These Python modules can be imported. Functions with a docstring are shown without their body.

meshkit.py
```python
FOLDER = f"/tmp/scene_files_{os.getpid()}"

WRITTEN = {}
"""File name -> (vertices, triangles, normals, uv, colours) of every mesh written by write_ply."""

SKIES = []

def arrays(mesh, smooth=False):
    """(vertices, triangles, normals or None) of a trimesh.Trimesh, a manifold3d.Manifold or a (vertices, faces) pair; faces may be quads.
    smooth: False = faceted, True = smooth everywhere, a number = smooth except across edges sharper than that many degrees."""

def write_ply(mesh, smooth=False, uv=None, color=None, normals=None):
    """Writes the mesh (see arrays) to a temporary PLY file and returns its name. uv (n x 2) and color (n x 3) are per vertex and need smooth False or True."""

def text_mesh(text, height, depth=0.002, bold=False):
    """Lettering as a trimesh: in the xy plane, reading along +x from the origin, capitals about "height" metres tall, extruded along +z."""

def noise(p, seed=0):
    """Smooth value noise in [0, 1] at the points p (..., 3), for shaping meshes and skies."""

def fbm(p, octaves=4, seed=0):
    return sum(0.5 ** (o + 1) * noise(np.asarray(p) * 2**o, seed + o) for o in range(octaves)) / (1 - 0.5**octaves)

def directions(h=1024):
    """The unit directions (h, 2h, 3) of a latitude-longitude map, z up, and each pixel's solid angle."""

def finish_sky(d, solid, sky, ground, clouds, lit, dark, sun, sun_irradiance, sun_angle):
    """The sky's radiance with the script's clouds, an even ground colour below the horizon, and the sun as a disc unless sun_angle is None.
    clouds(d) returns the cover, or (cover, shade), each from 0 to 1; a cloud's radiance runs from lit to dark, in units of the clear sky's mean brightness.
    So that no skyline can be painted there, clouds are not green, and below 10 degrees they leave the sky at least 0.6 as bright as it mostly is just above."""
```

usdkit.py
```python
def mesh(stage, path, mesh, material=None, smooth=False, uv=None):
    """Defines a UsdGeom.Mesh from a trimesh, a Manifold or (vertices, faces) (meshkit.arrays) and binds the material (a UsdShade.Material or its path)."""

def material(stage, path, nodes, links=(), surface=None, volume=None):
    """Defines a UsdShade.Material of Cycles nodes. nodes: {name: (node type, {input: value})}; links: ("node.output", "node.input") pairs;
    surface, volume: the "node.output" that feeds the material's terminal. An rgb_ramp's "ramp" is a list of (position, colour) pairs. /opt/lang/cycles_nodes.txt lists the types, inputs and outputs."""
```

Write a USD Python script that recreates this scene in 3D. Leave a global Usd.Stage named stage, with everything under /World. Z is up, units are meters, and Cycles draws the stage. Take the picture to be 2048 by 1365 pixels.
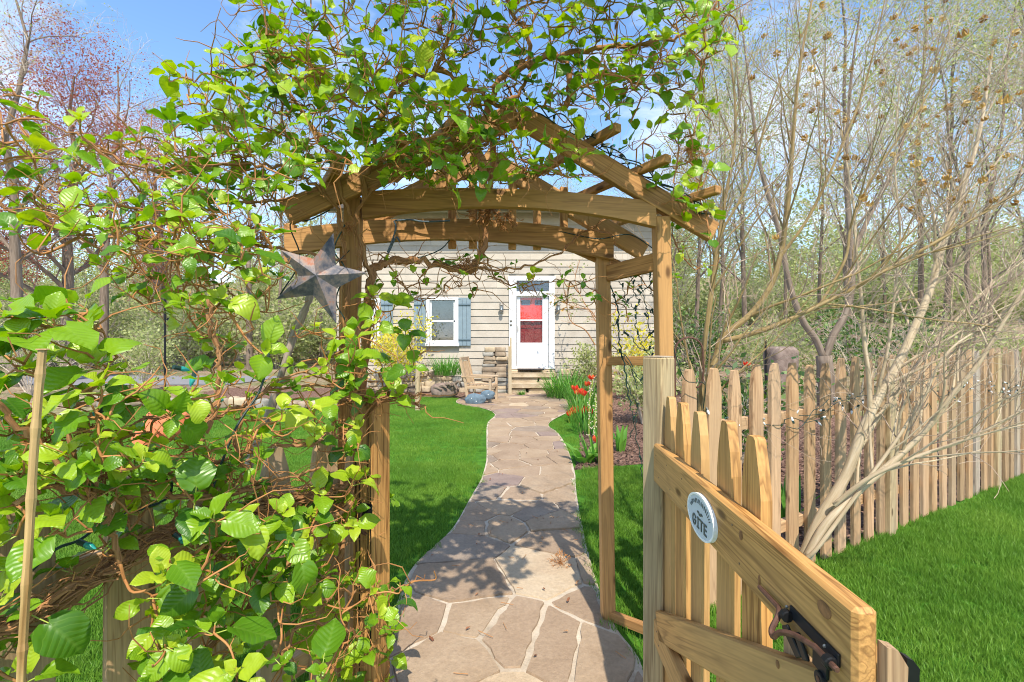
import math, random
import numpy as np, trimesh, usdkit, meshkit
from pxr import Usd, UsdGeom, UsdLux, UsdShade, Sdf, Gf, Vt
from shapely.geometry import Polygon, Point, MultiPoint, LineString, box as sbox
from shapely.ops import voronoi_diagram, unary_union
from shapely import affinity

stage = Usd.Stage.CreateInMemory()
UsdGeom.SetStageUpAxis(stage, 'Z')
UsdGeom.SetStageMetersPerUnit(stage, 1.0)
W = UsdGeom.Xform.Define(stage, '/World')
UsdGeom.Scope.Define(stage, '/World/Looks')

# ------------------------------------------------------------------ camera, sky, sun, exposure
FPX, CX, CY, CAMH = 910.0, 1024.0, 682.5, 1.5       # focal length in photo pixels, centre, eye height
cam = UsdGeom.Camera.Define(stage, '/World/camera')
cam.CreateHorizontalApertureAttr(36.0)
cam.CreateVerticalApertureAttr(36.0 * 682 / 1024)
cam.CreateFocalLengthAttr(FPX / 2048 * 36.0)
cam.CreateClippingRangeAttr(Gf.Vec2f(0.05, 2000))
cam.CreateExposureAttr(1.08)
cam.AddTranslateOp().Set(Gf.Vec3d(0, 0, CAMH))
cam.AddRotateXOp().Set(90.0)

SUN_EL, SUN_AZ = math.radians(54), math.radians(171)   # azimuth from +y towards +x
SUN = np.array([math.sin(SUN_AZ) * math.cos(SUN_EL), math.cos(SUN_AZ) * math.cos(SUN_EL), math.sin(SUN_EL)])
sky_mat = usdkit.material(stage, '/World/Looks/sky_look', {
    'sky': ('sky_texture', {'sky_type': 'single_scattering', 'sun_disc': False, 'sun_elevation': SUN_EL,
                            'sun_rotation': math.atan2(SUN[0], SUN[1]), 'air_density': 1.1, 'aerosol_density': 0.6, 'ozone_density': 2.0}),
    'tc': ('texture_coordinate', {}),
    'mp': ('mapping', {'scale': (1.6, 1.6, 4.0)}),
    'n': ('noise_texture', {'scale': 1.9, 'detail': 7, 'roughness': 0.6, 'distortion': 0.3}),
    'r': ('rgb_ramp', {'ramp': [(0.0, (0, 0, 0)), (0.46, (0, 0, 0)), (0.68, (0.8, 0.8, 0.8)), (1.0, (1, 1, 1))]}),
    'hs': ('hsv', {'saturation': 1.12, 'value': 1.0, 'fac': 1.0}),
    'm': ('mix', {'color2': (3.9, 4.2, 4.7)}),
    'bg': ('background_shader', {'strength': 0.15})},
    [('tc.generated', 'mp.vector'), ('mp.vector', 'n.vector'), ('n.fac', 'r.fac'), ('r.color', 'm.fac'), ('sky.color', 'hs.color'), ('hs.color', 'm.color1'), ('m.color', 'bg.color')],
    surface='bg.background')
dome = UsdLux.DomeLight.Define(stage, '/World/sky')
UsdShade.MaterialBindingAPI.Apply(dome.GetPrim()).Bind(sky_mat)
dome.GetPrim().SetCustomDataByKey('kind', 'structure')

sun = UsdLux.DistantLight.Define(stage, '/World/sun')
sun.CreateIntensityAttr(0.82)
sun.CreateAngleAttr(0.53)
sun.CreateColorAttr(Gf.Vec3f(1.0, 0.925, 0.80))
sun.GetPrim().CreateAttribute('inputs:normalize', Sdf.ValueTypeNames.Bool).Set(True)
zx = SUN; xx = np.cross([0, 0, 1.0], zx); xx /= np.linalg.norm(xx); yx = np.cross(zx, xx)
sun.AddTransformOp().Set(Gf.Matrix4d(*xx, 0, *yx, 0, *zx, 0, 0, 0, 30, 1))

# ------------------------------------------------------------------ helpers
rnd = random.Random(7)
rng = np.random.default_rng(7)
V3 = lambda *a: np.array(a, float)

def P(px, py, d):
    """The point at depth d (metres ahead) that the photo shows at pixel px, py."""
    return V3((px - CX) / FPX * d, d, CAMH - (py - CY) / FPX * d)

def G(px, py, z=0.0):
    d = (CAMH - z) * FPX / (py - CY)
    return V3((px - CX) / FPX * d, d, z)

def unit(v):
    v = np.asarray(v, float)
    return v / max(np.linalg.norm(v), 1e-9)

_names = {}
def numbered(parent, name):
    k = (parent, name)
    n = _names.get(k, 0); _names[k] = n + 1
    return f'{parent}/{name}' + (f'_{n:03d}' if n else '')

def tag(prim, label=None, cat=None, group=None, kind=None):
    for k, v in (('label', label), ('category', cat), ('group', group), ('kind', kind)):
        if v: prim.SetCustomDataByKey(k, v)
    return prim

class T:
    """A thing or part: its path and the world position of its frame."""
    def __init__(s, path, loc, prim): s.path, s.loc, s.prim = path, loc, prim

def thing(name, label, cat, loc=(0, 0, 0), group=None, kind=None):
    path = numbered('/World', name)
    x = UsdGeom.Xform.Define(stage, path)
    x.AddTranslateOp().Set(Gf.Vec3d(*map(float, loc)))
    tag(x.GetPrim(), label, cat, group, kind)
    return T(path, np.asarray(loc, float), x.GetPrim())

def vnormals(v, f):
    n = np.zeros_like(v); fn = np.cross(v[f[:, 1]] - v[f[:, 0]], v[f[:, 2]] - v[f[:, 0]])
    for k in range(3): np.add.at(n, f[:, k], fn)
    l = np.linalg.norm(n, axis=1, keepdims=True)
    return n / np.maximum(l, 1e-12)

def put(parent, name, geo, mat, smooth=False, label=None, kind=None, cat=None, group=None):
    """One Mesh from geo = (V, F[, lc]) in world coordinates. lc: 3 floats per vertex (grain or leaf coordinates)."""
    v, f = np.asarray(geo[0], float), np.asarray(geo[1], int)
    lc = geo[2] if len(geo) > 2 else None
    loc = parent.loc if parent else np.zeros(3)
    path = numbered(parent.path if parent else '/World', name)
    if smooth not in (False, True):
        assert lc is None
        v, f, n = meshkit.arrays((v, f), smooth)
    else:
        n = vnormals(v, f) if smooth else None
    m = UsdGeom.Mesh.Define(stage, path)
    m.CreatePointsAttr(Vt.Vec3fArray.FromNumpy((v - loc).astype(np.float32)))
    m.CreateFaceVertexCountsAttr(Vt.IntArray.FromNumpy(np.full(len(f), 3, np.int32)))
    m.CreateFaceVertexIndicesAttr(Vt.IntArray.FromNumpy(f.astype(np.int32).ravel()))
    m.CreateSubdivisionSchemeAttr('none')
    if n is not None:
        m.CreateNormalsAttr(Vt.Vec3fArray.FromNumpy(n.astype(np.float32))); m.SetNormalsInterpolation('vertex')
    if lc is not None:
        UsdGeom.PrimvarsAPI(m).CreatePrimvar('lc', Sdf.ValueTypeNames.Float3Array, 'vertex').Set(Vt.Vec3fArray.FromNumpy(np.asarray(lc, np.float32)))
    UsdShade.MaterialBindingAPI.Apply(m.GetPrim()).Bind(mat)
    tag(m.GetPrim(), label, cat, group, kind)
    return T(path, loc, m.GetPrim())

def cat_geo(gs):
    gs = [g for g in gs if g is not None and len(g[0])]
    o, vs, fs, ls = 0, [], [], []
    for g in gs:
        vs.append(g[0]); fs.append(np.asarray(g[1]) + o); o += len(g[0])
        if len(g) > 2: ls.append(g[2])
    return (np.vstack(vs), np.vstack(fs)) + ((np.vstack(ls),) if len(ls) == len(gs) else ())

# chamfered box: topology once, by hull
def _chamf(h, c):
    s = np.array([[x, y, z] for x in (-1, 1) for y in (-1, 1) for z in (-1, 1)], float)
    out = []
    for k in range(3):
        e = np.array([h[0] - c, h[1] - c, h[2] - c]); e[k] = h[k]
        out.append(s * e)
    return np.vstack(out)
_hull = trimesh.convex.convex_hull(trimesh.PointCloud(_chamf((1, .9, .8), .1)).vertices)
_b = _chamf((1, .9, .8), .1)
from scipy.spatial import cKDTree
_map = cKDTree(_b).query(_hull.vertices)[1]
_BF = _map[_hull.faces]

def boxg(c, size, rot=None, ch=0.004, off=None):
    """Chamfered box centred at c; local x is the grain. rot: 3x3 with columns the local axes."""
    h = np.asarray(size, float) / 2
    v = _chamf(h, min(ch, h.min() * .6))
    o = rng.uniform(-40, 40, 3) if off is None else off
    lc = v + o
    R = np.eye(3) if rot is None else rot
    return v @ R.T + np.asarray(c), _BF, lc

def frame(x, up=(0, 0, 1)):
    x = unit(x); y = np.cross(up, x)
    if np.linalg.norm(y) < 1e-4: y = np.cross((1, 0, 0), x)
    y = unit(y); z = np.cross(x, y)
    return np.stack([x, y, z], 1)

def board(p0, p1, wid, thk, up=(0, 0, 1), ch=0.004):
    """Board from p0 to p1: thk across (local y), wid along up (local z)."""
    p0, p1 = np.asarray(p0, float), np.asarray(p1, float)
    return boxg((p0 + p1) / 2, (np.linalg.norm(p1 - p0), thk, wid), frame(p1 - p0, up), ch)

def zrot(a):
    c, s = math.cos(a), math.sin(a)
    return np.array([[c, -s, 0], [s, c, 0], [0, 0, 1.0]])

def extr(poly, thk, O, X, Y, along=0):
    """Polygon (2D, local X/Y) extruded symmetrically along X x Y; grain axis 'along'. Returns geo with lc."""
    m = trimesh.creation.extrude_polygon(poly, thk, engine='earcut')
    v = np.array(m.vertices); v[:, 2] -= thk / 2
    o = rng.uniform(-40, 40, 3)
    lc = (v if along == 0 else v[:, [1, 0, 2]]) + o
    X, Y = unit(X), unit(Y); Z = np.cross(X, Y)
    return np.asarray(O) + v @ np.stack([X, Y, Z]), np.array(m.faces), lc

def smoothpoly(pts, n=None, step=None):
    """Catmull-Rom through the points."""
    p = np.asarray(pts, float)
    if len(p) < 3: 
        k = n or 3
        return p[0] + (p[-1] - p[0]) * np.linspace(0, 1, k)[:, None]
    q = np.vstack([2 * p[0] - p[1], p, 2 * p[-1] - p[-2]])
    per = max(2, int((n or len(p) * 4) / (len(p) - 1)))
    out = []
    for i in range(1, len(q) - 2):
        t = np.linspace(0, 1, per, endpoint=False)[:, None]
        a, b, c, d = q[i - 1], q[i], q[i + 1], q[i + 2]
        out.append(.5 * (2 * b + (c - a) * t + (2 * a - 5 * b + 4 * c - d) * t ** 2 + (3 * b - a - 3 * c + d) * t ** 3))
    return np.vstack(out + [p[-1:]])

_rings = {s: np.stack([np.cos(np.arange(s) / s * 2 * np.pi), np.sin(np.arange(s) / s * 2 * np.pi)], 1) for s in range(3, 17)}
_tf = {}
def tube(pts, r, sides=5, cap=True, rough=0.0):
    pts = np.asarray(pts, float); n = len(pts)
    r = np.broadcast_to(np.asarray(r, float), n) if np.ndim(r) == 0 or len(np.atleast_1d(r)) == n else np.linspace(r[0], r[1], n)
    t = np.gradient(pts, axis=0); t /= np.maximum(np.linalg.norm(t, axis=1, keepdims=True), 1e-9)
    u = np.cross(t[0], (0.31, 0.17, 0.93))
    if np.linalg.norm(u) < .05: u = np.cross(t[0], (1, 0, 0))
    U = np.empty_like(pts)
    for i in range(n):
        u = u - t[i] * (u @ t[i]); u = u / max(np.linalg.norm(u), 1e-9); U[i] = u
    B = np.cross(t, U)
    ring = _rings[sides]
    rr = r[:, None] * (1 + (rng.uniform(-rough, rough, (n, sides)) if rough else 0))
    v = pts[:, None, :] + rr[..., None] * (ring[:, 0, None] * U[:, None, :] + ring[:, 1, None] * B[:, None, :])
    k = (n, sides, cap)
    if k not in _tf:
        i = np.arange(n - 1)[:, None] * sides; j = np.arange(sides)[None]; j2 = (j + 1) % sides
        a, b, c, d = i + j, i + j2, i + sides + j2, i + sides + j
        f = np.vstack([np.stack([a, b, c], -1).reshape(-1, 3), np.stack([a, c, d], -1).reshape(-1, 3)])
        if cap:
            e = [[0, q + 1, q] for q in range(1, sides - 1)]
            o = (n - 1) * sides
            e += [[o, o + q, o + q + 1] for q in range(1, sides - 1)]
            f = np.vstack([f, e])
        _tf[k] = f
    L = np.concatenate([[0], np.cumsum(np.linalg.norm(np.diff(pts, axis=0), axis=1))])
    lc = np.empty((n, sides, 3)); o = rng.uniform(-20, 20)
    lc[..., 0] = L[:, None] + o; lc[..., 1] = ring[:, 0] * r.max(); lc[..., 2] = ring[:, 1] * r.max()
    return v.reshape(-1, 3), _tf[k], lc.reshape(-1, 3)

def ball(c, r, sub=1, scale=(1, 1, 1), noise=0.0, seed=0):
    m = trimesh.creation.icosphere(sub, 1.0)
    v = np.array(m.vertices)
    if noise: v = v * (1 + noise * (meshkit.fbm(v * 1.7 + seed * 3.1, 3, seed) - .5)[:, None] * 2)
    v = v * np.asarray(scale) * r
    return v + np.asarray(c), np.array(m.faces)

# ------------------------------------------------------------------ materials
def M(name, nodes, links, surface='p.BSDF'):
    return usdkit.material(stage, '/World/Looks/' + name, nodes, links, surface=surface)

def wood(name, c_light, c_dark, c_tone, rough=0.7, knots=True, ring=22.0, grey=None):
    nodes = {
        'a': ('attribute', {'attribute': 'lc'}),
        'mp': ('mapping', {'scale': (1.0, ring, ring)}),
        'mp2': ('mapping', {'scale': (6.0, 160.0, 160.0)}),
        'mp3': ('mapping', {'scale': (.7, 2.2, 2.2)}),
        'n': ('noise_texture', {'scale': 1.0, 'detail': 2, 'distortion': 0.4}),
        'ns': ('math', {'math_type': 'multiply', 'value2': 7.0}),
        'fr': ('math', {'math_type': 'fraction'}),
        'r': ('rgb_ramp', {'ramp': [(0, c_light), (.55, c_light), (.85, c_dark), (1.0, c_light)]}),
        'n2': ('noise_texture', {'scale': 1.0, 'detail': 3}),
        'r2': ('rgb_ramp', {'ramp': [(.25, (.62, .60, .57)), (.7, (1.12, 1.12, 1.12))]}),
        'mx': ('mix', {'mix_type': 'multiply', 'fac': 1.0}),
        'n3': ('noise_texture', {'scale': 1.0, 'detail': 2}),
        'r3': ('rgb_ramp', {'ramp': [(.35, (0, 0, 0)), (.65, (1, 1, 1))]}),
        'mx3': ('mix', {'color2': c_tone}),
        'f3': ('math', {'math_type': 'multiply', 'value2': .75}),
        'mp4': ('mapping', {'scale': (.9, 5.0, 5.0)}), 'n4': ('noise_texture', {'scale': 1.0, 'detail': 6, 'roughness': .7}), 'r4': ('rgb_ramp', {'ramp': [(.3, (.62, .60, .60)), (.55, (1, 1, 1)), (.8, (1.12, 1.1, 1.06))]}), 'mx4': ('mix', {'mix_type': 'multiply', 'fac': .85}),
        'b': ('bump', {'strength': .5, 'distance': .002}),
        'p': ('principled_bsdf', {'roughness': rough, 'specular_ior_level': .3}),
    }
    links = [('a.vector', 'mp.vector'), ('a.vector', 'mp2.vector'), ('a.vector', 'mp3.vector'), ('mp.vector', 'n.vector'), ('n.fac', 'ns.value1'),
             ('ns.value', 'fr.value1'), ('fr.value', 'r.fac'), ('mp2.vector', 'n2.vector'), ('n2.fac', 'r2.fac'), ('r.color', 'mx.color1'),
             ('r2.color', 'mx.color2'), ('mp3.vector', 'n3.vector'), ('n3.fac', 'r3.fac'), ('r3.color', 'f3.value1'), ('f3.value', 'mx3.fac'), ('mx.color', 'mx3.color1'),
             ('n2.fac', 'b.height'), ('b.normal', 'p.normal')]
    links += [('a.vector', 'mp4.vector'), ('mp4.vector', 'n4.vector'), ('n4.fac', 'r4.fac'), ('mx3.color', 'mx4.color1'), ('r4.color', 'mx4.color2')]
    last = 'mx4.color'
    if knots:
        nodes.update({'mpk': ('mapping', {'scale': (3.2, 8.0, 8.0)}), 'vk': ('voronoi_texture', {'scale': 1.0, 'feature': 'f1'}),
                      'rk': ('rgb_ramp', {'ramp': [(0, (1, 1, 1)), (.07, (.9, .9, .9)), (.13, (0, 0, 0)), (1, (0, 0, 0))]}),
                      'mk': ('mix', {'color2': tuple(x * .38 for x in c_dark)})})
        links += [('a.vector', 'mpk.vector'), ('mpk.vector', 'vk.vector'), ('vk.distance', 'rk.fac'), ('rk.color', 'mk.fac'), (last, 'mk.color1')]
        last = 'mk.color'
    links.append((last, 'p.base_color'))
    return M(name, nodes, links)

m_gate = wood('pressure_treated_pine', (.56, .29, .09), (.28, .125, .032), (.47, .285, .115), .6)
m_arbor = wood('arbor_cedar', (.50, .25, .085), (.28, .125, .038), (.43, .24, .09), .7)
m_picket = wood('picket_pine', (.53, .325, .165), (.33, .175, .08), (.43, .285, .165), .75)
m_picket2 = wood('picket_grey', (.46, .36, .26), (.28, .20, .14), (.38, .33, .28), .8)
m_picket3 = wood('picket_rosy', (.55, .345, .19), (.36, .20, .10), (.47, .32, .20), .78)
m_picket4 = wood('picket_brown', (.43, .28, .15), (.26, .15, .075), (.37, .265, .17), .8)
m_post = wood('weathered_post', (.50, .37, .20), (.29, .19, .09), (.40, .34, .24), .75)
m_teak = wood('bench_teak', (.52, .36, .21), (.34, .21, .11), (.45, .36, .26), .7, knots=False)
m_bamboo = wood('bamboo_cane', (.46, .31, .13), (.30, .17, .06), (.40, .29, .15), .45, knots=False, ring=6)

def plain(name, col, rough=.6, metal=0.0, var=.25, scale=8, spec=.4, bump=0.0, coord='geometry'):
    return M(name, {'g': ('geometry', {}), 'n': ('noise_texture', {'scale': scale, 'detail': 5, 'roughness': .6}),
                    'r': ('rgb_ramp', {'ramp': [(.25, tuple(c * (1 - var) for c in col)), (.75, tuple(min(1, c * (1 + var)) for c in col))]}),
                    'b': ('bump', {'strength': bump, 'distance': .01}),
                    'p': ('principled_bsdf', {'roughness': rough, 'metallic': metal, 'specular_ior_level': spec})},
             [('g.position', 'n.vector'), ('n.fac', 'r.fac'), ('r.color', 'p.base_color')] + ([('n.fac', 'b.height'), ('b.normal', 'p.normal')] if bump else []))

m_white = plain('white_paint', (.66, .665, .66), .45, var=.04)
m_siding = M('siding_paint', {'g': ('geometry', {}), 'oi': ('geometry', {}), 'n': ('noise_texture', {'scale': 3, 'detail': 5}),
     'mp': ('mapping', {'scale': (3, 3, 60)}), 'n2': ('noise_texture', {'scale': 4, 'detail': 3}),
     'r': ('rgb_ramp', {'ramp': [(.3, (.425, .375, .31)), (.7, (.49, .44, .37))]}),
     'r2': ('rgb_ramp', {'ramp': [(.2, (.80, .79, .78)), (.7, (1, 1, 1))]}), 'mx': ('mix', {'mix_type': 'multiply', 'fac': 1.0}), 'ob': ('object_info', {}), 'ro': ('rgb_ramp', {'ramp': [(0, (.88, .88, .89)), (1, (1.06, 1.05, 1.03))]}), 'mo': ('mix', {'mix_type': 'multiply', 'fac': 1.0}),
     'p': ('principled_bsdf', {'roughness': .75, 'specular_ior_level': .2})},
     [('g.position', 'n.vector'), ('g.position', 'mp.vector'), ('mp.vector', 'n2.vector'), ('n.fac', 'r.fac'), ('n2.fac', 'r2.fac'), ('r.color', 'mx.color1'), ('r2.color', 'mx.color2'), ('mx.color', 'mo.color1'), ('ob.random', 'ro.fac'), ('ro.color', 'mo.color2'), ('mo.color', 'p.base_color')])
m_shutter = plain('shutter_paint', (.175, .235, .27), .6, var=.1)
m_batten = plain('shutter_batten_paint', (.10, .145, .175), .6, var=.1)
m_red = plain('red_door_paint', (.62, .035, .03), .4, var=.06)
m_dark = plain('black_iron', (.02, .02, .022), .45, .6, var=.2, scale=40)
m_rust = plain('rusty_steel', (.13, .065, .045), .55, .5, var=.45, scale=60)
m_brass = plain('tarnished_metal', (.30, .28, .25), .4, .7, var=.15)
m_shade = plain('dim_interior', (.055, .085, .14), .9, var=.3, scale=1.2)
m_roof = M('roof_shingle', {'g': ('geometry', {}), 'n': ('noise_texture', {'scale': 5, 'detail': 6}), 'w': ('white_noise_texture', {}),
     'r': ('rgb_ramp', {'ramp': [(.25, (.09, .075, .065)), (.75, (.19, .165, .15))]}),
     'p': ('principled_bsdf', {'roughness': .9})}, [('g.position', 'n.vector'), ('n.fac', 'r.fac'), ('r.color', 'p.base_color')])
def pane_mat(name, fac, tint):
    return M(name, {'t': ('transparent_bsdf', {'color': tint}), 'g': ('glossy_bsdf', {'roughness': .02, 'color': (.9, .95, 1)}), 'm': ('mix_closure', {'fac': fac})},
     [('t.BSDF', 'm.closure1'), ('g.BSDF', 'm.closure2')], surface='m.closure')
m_pane = pane_mat('window_glass', .08, (.90, .92, .94))
m_pane2 = pane_mat('storm_door_glass', .05, (.97, .97, .97))
m_screen = M('insect_screen', {'t': ('transparent_bsdf', {'color': (.9, .9, .9)}), 'g': ('diffuse_bsdf', {'color': (.05, .05, .05)}),
     'm': ('mix_closure', {'fac': .17})}, [('t.BSDF', 'm.closure1'), ('g.BSDF', 'm.closure2')], surface='m.closure')

def stone(name, c1, c2, c3, rough=.85, sc=3.0, bump=.5):
    return M(name, {'g': ('geometry', {}), 'n': ('noise_texture', {'scale': sc, 'detail': 8, 'roughness': .62, 'distortion': .4}),
        'r': ('rgb_ramp', {'ramp': [(.22, c1), (.5, c2), (.78, c3)]}),
        'n2': ('noise_texture', {'scale': sc * 14, 'detail': 5, 'roughness': .7}), 'r2': ('rgb_ramp', {'ramp': [(.3, (.82, .82, .82)), (.68, (1.08, 1.08, 1.08))]}),
        'mx': ('mix', {'mix_type': 'multiply', 'fac': 1.0}),
        'b': ('bump', {'strength': bump, 'distance': .006}), 'p': ('principled_bsdf', {'roughness': rough, 'specular_ior_level': .25})},
        [('g.position', 'n.vector'), ('g.position', 'n2.vector'), ('n.fac', 'r.fac'), ('n2.fac', 'r2.fac'), ('r.color', 'mx.color1'), ('r2.color', 'mx.color2'),
         ('mx.color', 'p.base_color'), ('n2.fac', 'b.height'), ('b.normal', 'p.normal')])
m_flag = [stone('flagstone_tan', (.225, .155, .10), (.295, .21, .14), (.35, .26, .18), bump=.9),
          stone('flagstone_buff', (.26, .18, .11), (.325, .235, .155), (.375, .285, .195), bump=.9),
          stone('flagstone_grey', (.19, .14, .10), (.255, .195, .145), (.31, .245, .185), bump=.9),
          stone('flagstone_plum', (.18, .13, .11), (.245, .18, .15), (.30, .23, .19), bump=.9),
          stone('flagstone_rust', (.36, .26, .17), (.43, .33, .22), (.48, .39, .28), bump=.9)]
m_mortar = stone('mortar', (.28, .22, .155), (.46, .385, .295), (.58, .505, .40), sc=2.5, bump=1.0)
m_fstone = [stone('fieldstone_brown', (.16, .12, .085), (.30, .23, .16), (.42, .34, .24), sc=4),
            stone('fieldstone_tan', (.26, .20, .13), (.42, .33, .22), (.55, .45, .31), sc=4),
            stone('fieldstone_grey', (.18, .17, .15), (.31, .29, .25), (.42, .38, .32), sc=4)]
m_step = stone('step_stone', (.25, .18, .10), (.42, .33, .22), (.54, .45, .33), sc=5, bump=1.0)

m_soil = M('leaf_litter', {'g': ('geometry', {}), 'v': ('voronoi_texture', {'scale': 14, 'randomness': 1.0}), 'n': ('noise_texture', {'scale': .5, 'detail': 6}),
     'sx': ('separate_color', {}),
     'r': ('rgb_ramp', {'ramp': [(.0, (.12, .075, .045)), (.4, (.24, .16, .10)), (.75, (.34, .25, .17)), (1, (.42, .33, .24))]}),
     'r2': ('rgb_ramp', {'ramp': [(.42, (.0, .0, .0)), (.6, (1, 1, 1))]}), 'mx': ('mix', {'color2': (.10, .15, .035)}), 'f': ('math', {'math_type': 'multiply', 'value2': .55}),
     'b': ('bump', {'strength': .7, 'distance': .03}), 'p': ('principled_bsdf', {'roughness': .95, 'specular_ior_level': .1})},
     [('g.position', 'v.vector'), ('g.position', 'n.vector'), ('v.color', 'sx.color'), ('sx.r', 'r.fac'), ('n.fac', 'r2.fac'), ('r2.color', 'f.value1'), ('f.value', 'mx.fac'),
      ('r.color', 'mx.color1'), ('mx.color', 'p.base_color'), ('v.distance', 'b.height'), ('b.normal', 'p.normal')])
m_mulch = M('mulch', {'g': ('geometry', {}), 'v': ('voronoi_texture', {'scale': 45}), 'sx': ('separate_color', {}),
     'r': ('rgb_ramp', {'ramp': [(0, (.07, .04, .03)), (.5, (.17, .095, .07)), (1, (.30, .19, .14))]}), 'b': ('bump', {'strength': .8, 'distance': .02}),
     'p': ('principled_bsdf', {'roughness': .95, 'specular_ior_level': .1})},
     [('g.position', 'v.vector'), ('v.color', 'sx.color'), ('sx.r', 'r.fac'), ('r.color', 'p.base_color'), ('v.distance', 'b.height'), ('b.normal', 'p.normal')])
m_chip = M('mulch_chip', {'g': ('geometry', {}), 'oi': ('object_info', {}), 'r': ('rgb_ramp', {'ramp': [(0, (.09, .05, .035)), (.4, (.24, .13, .09)), (.8, (.40, .27, .20)), (1, (.5, .4, .3))]}),
     'p': ('principled_bsdf', {'roughness': .9})}, [('g.random_per_island', 'r.fac'), ('r.color', 'p.base_color')])
m_turf = M('turf_base', {'g': ('geometry', {}), 'n': ('noise_texture', {'scale': 9, 'detail': 5}), 'r': ('rgb_ramp', {'ramp': [(.3, (.030, .095, .008)), (.7, (.065, .18, .016))]}),
     'p': ('principled_bsdf', {'roughness': .9, 'specular_ior_level': .1})}, [('g.position', 'n.vector'), ('n.fac', 'r.fac'), ('r.color', 'p.base_color')])
m_grass = M('grass_blade', {'g': ('geometry', {}), 'n': ('noise_texture', {'scale': .9, 'detail': 6, 'roughness': .65}), 'a': ('math', {'math_type': 'multiply', 'value2': .45}), 'a2': ('math', {'math_type': 'add'}),
     'a3': ('math', {'math_type': 'subtract', 'value2': .02}),
     'r': ('rgb_ramp', {'ramp': [(.2, (.065, .165, .015)), (.45, (.125, .26, .026)), (.65, (.19, .33, .038)), (.85, (.30, .40, .07))]}),
     'p': ('principled_bsdf', {'roughness': .5, 'specular_ior_level': .25}), 'tr': ('translucent_bsdf', {}), 'm': ('mix_closure', {'fac': .3})},
     [('g.position', 'n.vector'), ('g.random_per_island', 'a.value1'), ('n.fac', 'a2.value1'), ('a.value', 'a2.value2'), ('a2.value', 'a3.value1'), ('a3.value', 'r.fac'), ('r.color', 'p.base_color'), ('r.color', 'tr.color'),
      ('p.BSDF', 'm.closure1'), ('tr.BSDF', 'm.closure2')], surface='m.closure')

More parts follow.
